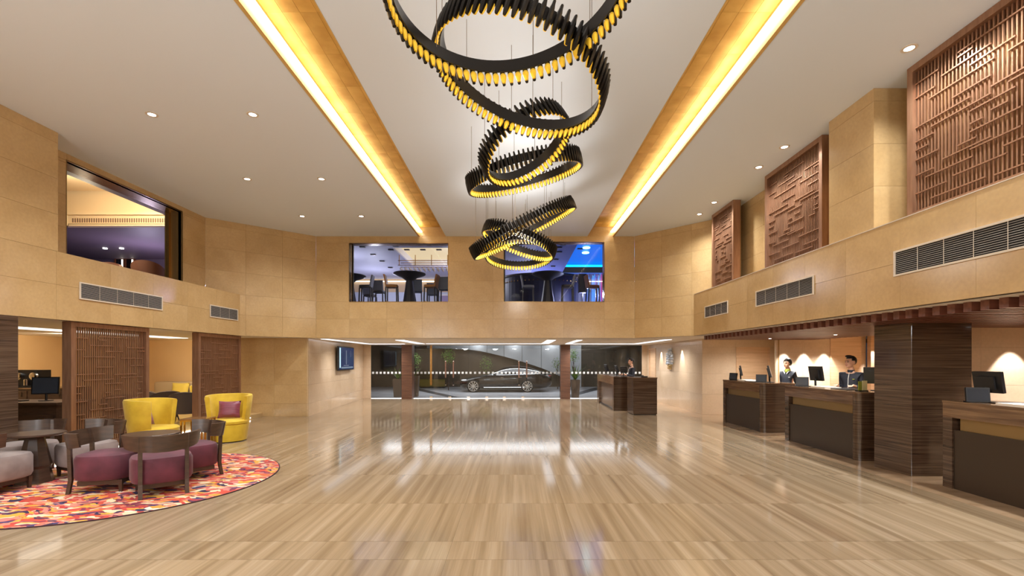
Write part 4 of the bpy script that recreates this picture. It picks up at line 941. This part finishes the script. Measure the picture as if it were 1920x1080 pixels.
def person(lb, x, y, face, head_face, ht, hair, hands, female=False, zfloor=0):
    """local +Y is forward; hands = (left, right) target points in local coordinates"""
    t = thing('person', lb, 'person', (x, y, zfloor), math.atan2(face[1], face[0]) - PI/2); s = ht/1.80
    t.scale = (s, s, s)
    sw = .175 if not female else .145
    hips = Vector((0, 0, .95)); chest = Vector((0, .0, 1.28)); neck = Vector((0, -.01, 1.50)); shz = 1.43
    hc = Vector((0, .015, 1.665))
    ha = math.atan2(head_face[1], head_face[0]) - math.atan2(face[1], face[0])
    HM = Matrix.Translation(hc) @ Matrix.Rotation(ha, 4, 'Z')
    ch = [[(hips, (.15, .10)), (Vector((0, 0, 1.10)), (.135, .095)), (chest, (.155, .105)), (Vector((0, -.01, 1.40)), (.085, .07)), (neck, (.052, .052)), (Vector((0, .0, 1.60)), (.055, .058))]]
    jk = [[(Vector((0, 0, .86)), (.175, .12)), (Vector((0, 0, .98)), (.165, .115)), (Vector((0, 0, 1.10)), (.15 if not female else .13, .11)), (chest, (.165 if not female else .14, .12)), (Vector((0, -.01, 1.425)), (.135 if not female else .12, .10)), (Vector((0, -.012, 1.475)), (.095 if not female else .088, .084))]]
    tr = [[(Vector((0, 0, .93)), (.16, .11)), (Vector((0, 0, .86)), (.15, .11))]]
    for sx, hand in zip((-1, 1), hands):
        ch.append([(hips, (.15, .10)), (Vector((sx*.09, 0, .86)), .085), (Vector((sx*.10, .01, .48)), .055), (Vector((sx*.105, -.02, .09)), .038), (Vector((sx*.11, .10, .035)), .03)])
        tr.append([(Vector((0, 0, .86)), (.15, .11)), (Vector((sx*.09, 0, .80)), .10), (Vector((sx*.10, .01, .48)), .072), (Vector((sx*.105, -.02, .08)), .06)])
        sh = Vector((sx*sw, -.01, shz)); h = Vector(hand); mid = (sh+h)/2; dl = (h-sh).length
        off = math.sqrt(max(.001, .29**2-(dl/2)**2)); ax = (h-sh).normalized()
        o_ = Vector((sx*.10, -.8, -.45)); o_ -= ax*o_.dot(ax); o_.normalize(); el = mid + o_*off
        d = (h-el).normalized()
        ch.append([(Vector((0, -.01, 1.40)), (.085, .07)), (sh+Vector((0, 0, -.02)), .044), (el, .042), (h-d*.03, .027)])
        jk.append([(Vector((0, -.01, 1.425)), (.135 if not female else .12, .10)), (sh+Vector((0, 0, -.01)), .064 if not female else .066), (el, .05 if not female else .049), (h-d*.04, .042)])
        # hand: palm and five fingers
        side = d.cross(Vector((0, 0, 1))).normalized()*sx; dn = Vector((0, 0, -1))
        palm = h + d*.045
        ch[-1].append((palm, (.034, .018)))
    body = skel(ch, (hips, (.15, .10))); fing = []
    for sx, hand in zip((-1, 1), hands):
        sh = Vector((sx*sw, -.01, shz)); h = Vector(hand); mid = (sh+h)/2; dl = (h-sh).length
        off = math.sqrt(max(.001, .29**2-(dl/2)**2)); ax = (h-sh).normalized(); o_ = Vector((sx*.10, -.8, -.45)); o_ -= ax*o_.dot(ax); o_.normalize(); el = mid+o_*off
        d = (h-el).normalized(); d.z *= .4; d.normalize(); side = Vector((d.y, -d.x, 0)).normalized(); dn = Vector((0, 0, -1)); palm = h+d*.045
        for k, (u, L_) in enumerate(((-.033, .066), (-.012, .078), (.010, .073), (.031, .058))):
            b0 = palm + side*u*.9; b1 = b0 + d*.035 + side*u*.25; b2 = b1 + d*L_*.55 + dn*L_*.10; b3 = b2 + d*L_*.38 + dn*L_*.32
            fing.append(skel([[(b0, .010), (b1, .010), (b2, .009), (b3, .0075)]], (b0, .010)))
        b0 = h + side*(-sx*.02) + d*.02; b1 = b0 + side*(-sx*.035) + d*.03; b2 = b1 + side*(-sx*.008) + d*.035
        fing.append(skel([[(b0, .013), (b1, .011), (b2, .009)]], (b0, .013)))
    e = MB()
    e.ell((0, -.005, .02), (.076, .095, .092), 24, 16, HM); e.ell((0, .028, -.045), (.060, .064, .072), 20, 14, HM)
    e.ell((0, .062, -.088), (.030, .026, .022), 12, 8, HM)
    e.ell((0, .092, -.018), (.012, .018, .030), 10, 8, HM @ Matrix.Rotation(.18, 4, 'X')); e.ell((0, .104, -.034), (.016, .014, .011), 10, 8, HM)
    e.ell((0, .082, .020), (.050, .016, .013), 12, 8, HM)
    e.ell((0, .085, -.064), (.026, .013, .012), 12, 8, HM)
    for sx in (-1, 1):
        e.ell((sx*.078, -.012, -.010), (.010, .022, .034), 10, 8, HM); e.ell((sx*.040, .062, -.035), (.022, .022, .02), 10, 8, HM)
    bd = obj('body', fuse([body]+fing, e, .0065), t); bd.data.materials.clear(); bd.data.materials.append(SKIN)
    for me, nm, m in ((skel(jk, (Vector((0, 0, .98)), (.165, .115))), 'jacket', NAVY), (skel(tr, (Vector((0, 0, .93)), (.16, .11))), 'trousers', NAVY)):
        me.materials.clear(); me.materials.append(m)
        for p in me.polygons: p.use_smooth = True
        obj(nm, me, t)
    for sx in (-1, 1):
        q = MB(); q.ell((sx*.11, .05, .035), (.05, .14, .04), 14, 8); q.build('shoe', BLACKP, t, True)
        q = MB(); q.ell((sx*.030, .088, .002), (.015, .008, .0065), 10, 8, HM); q.build('eye', mat('eye', lin(34, 24, 20), .2), t, True)
        q = MB(); q.tube([HM @ Vector((sx*.014, .098, .021)), HM @ Vector((sx*.034, .095, .027)), HM @ Vector((sx*.050, .080, .020))], .0038, 5); q.build('eyebrow', HAIR, t)
    q = MB(); q.tube([HM @ Vector((-.026, .092, -.058)), HM @ Vector((0, .101, -.065)), HM @ Vector((.026, .092, -.058))], [.003, .0065, .003], 6); q.build('mouth', LIP, t, True)
    # hair cap: deformed ellipsoid kept above a hairline
    q = MB()
    def cap(c, r, keep):
        b = MB(); b.ell(c, r, 28, 20); vs = [v for v in b.bm.verts if not keep(v.co)]
        bmesh.ops.delete(b.bm, geom=vs, context='VERTS'); me = b.data('tmp', None); return me
    if female:
        me = cap((0, -.014, .022), (.095, .112, .112), lambda p: p.z > (.048 if p.y > .055 else .0 if p.y > .025 else -.065 - .0*p.y))
    else:
        me = cap((0, -.010, .028), (.082, .106, .104), lambda p: p.z > (.062 if p.y > .045 else .022 if p.y > -.02 else -.055))
    q.bm.from_mesh(me)
    for v in q.bm.verts: v.co = HM @ v.co
    ho = q.build('hair', HAIR, t, True); sm = ho.modifiers.new('thick', 'SOLIDIFY'); sm.thickness = .022 if female else .016; sm.offset = -1
    if not female:
        q = MB(); q.ell((0, .045, .118), (.066, .058, .026), 16, 10, HM); q.build('quiff', HAIR, t, True)
        q = MB(); q.tube([(.0, .118, 1.0), (.0, .128, 1.2), (.0, .118, 1.34), (0, .075, 1.46)], .006, 6); q.build('zip', WHITEC, t)
        q = MB(); q.lathe([(.060, 0), (.066, .0), (.062, .055), (.056, .055), (.060, 0)], 24, c=(0, -.0, 1.455), cap=False); q.build('collar', NAVY, t, True)
    else:
        q = MB(); q.lathe([(.056, 0), (.068, .01), (.064, .05), (.056, .06), (.056, 0)], 24, c=(0, -.0, 1.46), cap=False); q.ell((.0, .075, 1.455), (.035, .022, .03), 12, 8); q.build('scarf', LIME, t, True)
        for sx in (-1, 1):
            q = MB(); q.rings([[Vector((sx*(.02+w_), .085+yy, 1.44+zz)) for w_, yy, zz in ((0, .03, -.05), (.05, .0, .02), (.055, -.02, .03), (.01, .0, .0))], [Vector((sx*(.02+w_), .095+yy, 1.445+zz)) for w_, yy, zz in ((0, .03, -.05), (.05, .0, .02), (.055, -.02, .03), (.01, .0, .0))]]); q.build('shirt_collar', WHITEC, t)
    q = MB(); q.box(-.115, -.075, .112, .122, 1.32, 1.334) if not female else q.box(-.105, -.065, .112, .124, 1.31, 1.322); q.build('name_badge', WHITEC if female else LIME, t)
    return t
def locv(face, dx, dy):  # world offset to local
    a = math.atan2(face[1], face[0]) - PI/2; return (dx*math.cos(a)+dy*math.sin(a), -dx*math.sin(a)+dy*math.cos(a))
person('black haired man in a dark zipped jacket behind the middle desk, looking left', 6.93, 9.72, (-.865, -.5), (-.995, -.083), 1.845, 'short', ((-.17, .27, 1.20), (.13, .28, 1.20)))
person('smiling woman with short dark hair, lime scarf and dark jacket behind the farthest desk', 6.97, 12.05, (-.80, -.6), (-.93, -.37), 1.80, 'bob', ((-.19, .10, .93), (.19, .10, .93)), True)
person('man in a dark suit standing in profile behind the far concierge counter, facing left', 4.32, 17.45, (-1, -.05), (-1, 0), 1.82, 'short', ((-.17, .28, 1.20), (.17, .28, 1.20)))
# ------------------------------------------------------------ bar upstairs
ZF = 3.5
b = MB(); b.box(-9.0, 9.0, YB+.34, 24.8, ZF-.1, ZF); struct(b.build('floor_bar', mat('bar_floor', lin(90, 88, 100), .3)))
def holed(name, x0, x1, y0, y1, hx0, hx1, hy0, hy1, z, m):
    q = MB(); q.box(x0, hx0, y0, y1, z, z+.06); q.box(hx1, x1, y0, y1, z, z+.06); q.box(hx0, hx1, y0, hy0, z, z+.06); q.box(hx0, hx1, hy1, y1, z, z+.06); return struct(q.build(name, m))
holed('ceiling_bar_left', -9, .8, YB+.1, 24.8, -4.6, -.6, 17.8, 21.4, 5.98, BARW); holed('ceiling_bar_right', .8, 9, YB+.1, 24.8, 2.3, 6.4, 17.0, 23.2, 5.98, mat('bar_ceiling_blue', lin(120, 130, 190), .6))
b = MB(); b.box(-4.7, -.5, 17.7, 21.5, 6.3, 6.33); struct(b.build('ceiling_bar_recess', emis('warm_recess', lin(240, 214, 170), 1.1)))
b = MB(); b.box(2.2, 6.5, 16.9, 23.3, 6.4, 6.43); struct(b.build('ceiling_blue_recess', emis('blue_recess', lin(0, 105, 235), 1.3)))
b = MB(); b.box(4.9, 5.3, 17.0, 23.2, 6.30, 6.33); b.box(2.3, 6.4, 22.7, 23.1, 6.30, 6.33); struct(b.build('blue_strip', emis('cyan_strip', lin(20, 190, 255), 2.4)))
for i, (x, y) in enumerate(((2.75, 17.6), (2.85, 18.5), (2.95, 19.4), (3.05, 20.3))):
    tt = thing('blue_ceiling_lamp', 'oval cyan ceiling lamp in the blue recess, %s of four' % ('nearest', 'second', 'third', 'farthest')[i], 'light', (x, y, 6.34), 0, 'cyan ceiling lamps')
    MB().lathe([(.14, 0), (.16, .03), (.12, .05)], 18).build('lens', emis('cyan_lamp%d' % i, lin(150, 240, 255), 6), tt)
b = MB(); b.box(-4.6, -.6, 17.75, 17.8, 6.04, 6.3); b.box(-4.6, -.6, 21.4, 21.45, 6.04, 6.3); b.box(-4.65, -4.6, 17.8, 21.4, 6.04, 6.3); b.box(-.6, -.55, 17.8, 21.4, 6.04, 6.3); struct(b.build('trim_3', LOWCEIL))
slots = [(679.5, 463.7), (741.8, 461.8), (804.6, 460.4), (733, 469), (763, 468.5), (793, 468.5), (823, 468.5), (699.6, 478), (716.5, 490), (731.8, 502)]
slot2 = [(1055.8, 459.5), (1048.6, 464.6), (1048.6, 473), (1042.5, 487), (1037, 499.6), (1087.5, 466.6)]
FL = {'left': ['top left corner', 'top middle', 'top right, largest', 'second row, first', 'second row, second', 'second row, third', 'second row, rightmost', 'alone below the top left one', 'lower left, third down', 'lowest, above the tall table'],
      'right': ['topmost by the chandelier', 'second from the top', 'third from the top', 'fourth from the top', 'lowest one', 'farthest right, near the blue recess']}
sm_ = MB().box(-.10, .10, -.06, .06, 0, .03).data('slot', BLACKM)
for L_, nm in ((slots, 'left'), (slot2, 'right')):
    for px, py in L_:
        Y = (5.95-H)*F/(CY-py); tt = obj('black_ceiling_fitting', sm_, None, (PX(px, Y), Y, 5.94)); tag(tt, 'small black bar ceiling fitting, %s bar window, %s' % (nm, FL[nm][L_.index((px, py))]), 'light', 'black fittings on the bar ceiling')
b = MB(); b.box(-9, 9, 24.7, 24.8, 3.5, 5.3); struct(b.build('wall_bar_back', mat('bar_white_wall', lin(196, 200, 214), .6)))
pan = MB(); pan.box(-9, 9, 24.66, 24.8, 5.3, 6.0); pan = struct(pan.build('wall_bar_panel', mat('bar_cream', lin(200, 168, 130), .6)))
b = MB(); b.box(-9, 9, 24.55, 24.6, 5.82, 5.86); struct(b.build('bar_wall_led', emis('bar_led', (1, .95, .85), 4)))
b = MB(); b.box(-9.1, -9, YB+.2, 24.8, 3.5, 6.1); b.box(9, 9.1, YB+.2, 24.8, 3.5, 6.1); struct(b.build('wall_bar_side', mat('bar_side', lin(90, 88, 120), .6)))
GREYL = mat('grey_leatherette', lin(112, 120, 140), .5); ORANGEL = mat('tan_leatherette', lin(176, 122, 66), .5); BROWNL = mat('brown_leatherette', lin(140, 84, 54), .5); DARKL = mat('dark_stool', lin(46, 46, 54), .45)
def stool(lb, px, Y, face, seatm, backm):
    """px = pixel column of the seat centre"""
    t = thing('bar_stool', lb, 'stool', (PX(px, Y), Y, ZF), math.atan2(face[1], face[0]) - PI/2, 'bar stools upstairs')
    rounded(MB(), .21, .21, .74, .84, .03, 5).build('seat', seatm, t, True)
    MB().rings([[Vector((sx*.20, yy, zz)) for sx, yy in ((-1, a), (1, a), (1, a+.05), (-1, a+.05))] for a, zz in ((-.20, .78), (-.23, 1.0), (-.27, 1.18))]).build('backrest', backm, t)
    for sx in (-1, 1):
        for sy in (-1, 1): MB().rings([[Vector((sx*.175*k+dx, sy*.175*k+dy, zz)) for dx, dy in ((-.02, -.02), (.02, -.02), (.02, .02), (-.02, .02))] for k, zz in ((1.12, 0), (1, .75))]).build('leg', DARKL, t)
    m = MB(); m.box(-.17, .17, .16, .18, .25, .28); m.box(-.17, .17, -.18, -.16, .25, .28); m.build('footrest', BRASS, t); return t
stool('grey bar stool at the left of the left bar window, back to the right', 686, 16.4, (-1, -.1), DARKL, GREYL)
stool('grey bar stool seen from behind, second from the left in the left bar window', 711, 17.6, (0, 1), DARKL, GREYL)
stool('tan bar stool left of the tall table in the left bar window', 735, 16.3, (1, .1), ORANGEL, ORANGEL)
stool('grey bar stool just right of the tall table stem in the left bar window', 781, 17.4, (-.2, 1), GREYL, GREYL)
stool('tan bar stool facing the tall table from the right, left bar window', 808, 16.3, (-1, .1), ORANGEL, ORANGEL)
stool('grey bar stool at the right edge of the left bar window', 834, 16.9, (.1, 1), GREYL, GREYL)
stool('low grey bar chair behind the tan stool in the left bar window', 812, 18.2, (0, 1), GREYL, GREYL)
stool('dark bar stool far behind the first two in the left bar window', 694, 18.6, (.2, 1), DARKL, GREYL)
stool('pale grey bar stool with its back to the left, right bar window', 990, 16.4, (1, 0), GREYL, GREYL)
stool('grey bar stool with its back to the right, right bar window', 1064, 16.3, (-1, 0), DARKL, GREYL)
stool('brown bar stool at the right edge of the right bar window', 1111, 16.4, (1, .1), BROWNL, BROWNL)
def tall_table(lb, px, Y):
    t = thing('tall_bar_table', lb, 'table', (PX(px, Y), Y, ZF), 0, 'tall bar tables')
    MB().lathe([(.13, 1.02), (.26, 1.12), (.52, 1.22), (.56, 1.25), (.55, 1.28), (.01, 1.28)], 32).build('tabletop', DARKL, t, True)
    MB().lathe([(.30, 0), (.28, .06), (.20, .5), (.155, .8), (.13, 1.02)], 10).build('pedestal', DARKL, t)
tall_table('dark tall bar table in the middle of the left bar window', 768, 16.5); tall_table('dark tall bar table cut by the left edge of the left bar window', 656, 16.9); tall_table('dark tall bar table in the right bar window', 1027, 16.5)
t = thing('bar_counter', 'curved navy bar counter with brass studs in the left half of the right bar window', 'bar counter', (1.15, 19.4, ZF))
P = [(1.6*math.cos(a), 1.2*math.sin(a)) for a in [PI + PI*i/24 for i in range(25)]]
MB().prism(P + [(1.6, .8), (-1.6, .8)], 0, 1.55).build('body', mat('navy_upholstery', lin(28, 32, 62), .5), t)
MB().prism([(x*1.06, y*1.06) for x, y in P] + [(1.7, .85), (-1.7, .85)], 1.55, 1.62).build('countertop', DARKL, t)
st_ = MB().ell((0, 0, 0), (.025, .025, .03), 6, 4).data('stud', BRASS)
for i in range(30):
    a = PI + PI*(i+.5)/30; obj('stud', st_, t, (1.63*math.cos(a), 1.23*math.sin(a), 1.35))
MB().tube([(1.75*math.cos(a), 1.35*math.sin(a), .35) for a in [PI+PI*i/20 for i in range(21)]], .02, 6).build('foot_rail', BRASS, t)
t = thing('glass_rack', 'brass hanging rack of stemware over the bar behind the left bar window', 'rack', (-3.2, 19.0, 5.55)); 
RK = [(-1.5, 2.1)]
for yy in (0, .45): MB().tube([(-1.5, yy, .2), (1.2, yy, .2)], .014, 5).build('rail', BRASS, t); MB().tube([(-1.5, yy, .02), (1.2, yy, .02)], .012, 5).build('rail', BRASS, t)
for xx in (-1.45, -.8, -.15, .5, 1.15): MB().tube([(xx, 0, 0), (xx, 0, .43)], .016, 5).build('hanger', BRASS, t)
gl_me = MB().lathe([(.03, 0), (.004, -.008), (.004, -.07), (.03, -.10), (.036, -.14), (.028, -.18), (.027, -.18), (.034, -.14), (.004, -.078)], 8, cap=False).data('wine_glass', mat('stem_glass', lin(220, 214, 220), .08, .3), True)
for j in range(3):
    for i in range(15):
        g_ = obj('wine_glass', gl_me, None, (-4.6+i*.185, 19.02+j*.2, 5.56)); tag(g_, 'stemmed glass in the bar rack, %s row, %s from the left' % (('front', 'middle', 'rear')[j], ('first second third fourth fifth sixth seventh eighth ninth tenth eleventh twelfth thirteenth fourteenth last'.split())[i]), 'glass', 'stemmed glasses hanging in the rack')
t = thing('bar_shelf_unit', 'pinkish back bar shelf with bottles glow behind the left bar window', 'shelf', (-2.2, 24.2, ZF)); MB().box(-1.6, 1.4, 0, .3, 0, 1.55).build('cabinet', mat('mauve_cabinet', lin(150, 130, 160), .5), t); MB().box(-1.65, 1.45, -.05, .32, 1.55, 1.6).build('top', WHITEP, t)
t = thing('speaker_cabinet', 'dark upright speaker box between two stools in the right bar window', 'speaker', (PX(1092, 17.6), 17.6, ZF)); MB().box(-.14, .14, -.1, .15, .75, 1.45).build('casing', DARKL, t); MB().lathe([(.02, 0), (.02, .75)], 8).build('pole', DARKL, t); MB().lathe([(.2, 0), (.2, .02)], 16).build('base', DARKL, t)
t = thing('string_curtain', 'glowing blue and pink string curtain at the right of the right bar window', 'curtain', (PX(1119, 18.5), 18.5, ZF)); rr = random.Random(9)
cm = [emis('string%d' % i, lin(*c), s) for i, (c, s) in enumerate((((20, 90, 230), 1.6), ((60, 180, 255), 2.2), ((210, 60, 160), 1.2), ((16, 20, 60), .5)))]
for i in range(60): MB().box(-.005, .005, -.004, .004, 0, 1.3+rr.uniform(-.1, .1)).build('string', rr.choice(cm), t, loc=(-.42+i*.0142, rr.uniform(-.1, .1), .25))
spot('bar_spot', (PX(1051, 20), 20, 5.9), (1.8, 20, 3.5), 60, (1, 1, 1), 70)
# ------------------------------------------------------------ dining room behind the left window
b = MB(); b.box(-19, -8.80, 6.5, 20, 3.4, ZF); struct(b.build('floor_dining', mat('dining_floor', lin(90, 70, 56), .4)))
CREAM = mat('cream_plaster', lin(226, 200, 160), .7); PURP = mat('mauve_plaster', lin(112, 98, 112), .6)
b = MB(); b.box(-19, -9.3, 6.5, 14.95, 7.1, 7.2); struct(b.build('ceiling_dining', CREAM))
b = MB(); b.box(-9.3, -8.72, 6.5, 15.2, 5.62, 5.70); b.box(-9.34, -9.3, 6.5, 15.2, 5.62, 6.0); struct(b.build('beam_dining', PURP))
b = MB(); b.box(-19, -9.3, 15.0, 20, 6.02, 6.08); b.box(-19.1, -19, 6.5, 20, 3.4, 7.2); b.box(-19, -9.01, 20, 20.1, 3.4, 6.1); struct(b.build('wall_dining', PURP))
b = MB(); b.prism([(-14.2, 15.0), (-8.9, 15.0), (-8.9, 15.15), (-14.3, 15.15)], 6.02, 6.36); b.prism([(-14.2, 15.0), (-14.3, 15.15), (-15.9, 14.1), (-15.8, 13.95)], 6.02, 6.36)
b.prism([(-14.2, 14.9), (-8.9, 14.9), (-8.9, 15.15), (-14.3, 15.15)], 6.34, 6.42); b.prism([(-14.1, 14.92), (-8.9, 14.92), (-8.9, 15.1), (-14.3, 15.1)], 5.99, 6.04); b.box(-19, -8.9, 15.05, 15.15, 6.36, 7.15); cor = struct(b.build('trim_4', CREAM))
gm = MB().box(0, .035, -.012, 0, 0, .13).data('grille_slot', mat('grille_shadow', lin(120, 92, 76), .7))
for i in range(66):
    if i in (46, 47): continue
    obj('grille_slot', gm, cor, (-14.05+i*.075, 14.998, 6.12))
def tub(lb, x, y, face, z=ZF):
    t = thing('tub_chair', lb, 'chair', (x, y, z), math.atan2(face[1], face[0]) - PI/2, 'brown tub chairs in the dining room')
    m = MB(); rs = []; n = 18
    for i in range(n+1):
        a = -PI/2 - 1.7 + 3.4*i/n; d = Vector((math.cos(a), math.sin(a), 0)); u = abs(2*i/n-1); zt = .95-.25*u*u
        rs.append([d*.27+Vector((0, 0, .3)), d*.36+Vector((0, 0, .3)), d*.40+Vector((0, 0, zt)), d*.33+Vector((0, 0, zt+.01))])
    m.rings(rs).build('backrest', mat('brown_tub', lin(128, 84, 66), .6), t, True); rounded(MB(), .28, .28, .3, .48, .04, 3).build('seat', BROWNL, t, True)
    for sx in (-1, 1):
        for sy in (-1, 1): MB().tube([(sx*.2, sy*.2, .3), (sx*.22, sy*.22, 0)], .016, 6).build('leg', WOODF, t)
tub('brown tub chair at the right of the dining room window', -10.15, 13.1, (-.3, .9)); tub('brown tub chair left of the other one behind the dining window', -11.1, 12.75, (.4, -.9)); tub('brown tub chair at the left edge of the dining room window', -12.2, 12.9, (.2, .9))
t = thing('dining_table', 'dark dining table between the tub chairs behind the dining window', 'table', (-11.2, 13.8, ZF)); MB().lathe([(.5, .74), (.5, .77)], 32).build('tabletop', WOODF, t); MB().lathe([(.25, 0), (.05, .05), (.05, .74)], 16).build('pedestal', WOODF, t)
for k, (px, lb) in enumerate(((224, 'left framed glowing mirror on the dining room back wall'), (243, 'right framed glowing mirror on the dining room back wall'))):
    Y = 19.9; x = PX(px, Y); t = thing('framed_mirror', lb, 'mirror', (x, Y, 5.79)); 
    m = MB(); m.box(-.22, .22, 0, .05, -.28, -.22); m.box(-.22, .22, 0, .05, .22, .28); m.box(-.22, -.16, 0, .05, -.22, .22); m.box(.16, .22, 0, .05, -.22, .22); m.build('frame', BROWNL, t)
    MB().box(-.16, .16, .02, .04, -.22, .22).build('glass', CARG, t); MB().box(.08, .13, .0, .02, -.2, .2).build('lamp', emis('sconce%d' % k, (1, .85, .7), 5), t)
for px, lb in ((197, 'left bright spot lamp on the dining room dropped ceiling'), (228, 'right bright spot lamp on the dining room dropped ceiling')):
    Y = 18.0; t = thing('spot_lamp', lb, 'light', (PX(px, Y), Y, 6.02), 0, 'spot lamps of the dining room'); MB().lathe([(.07, -.03), (.07, 0)], 14).build('lens', DLM, t)
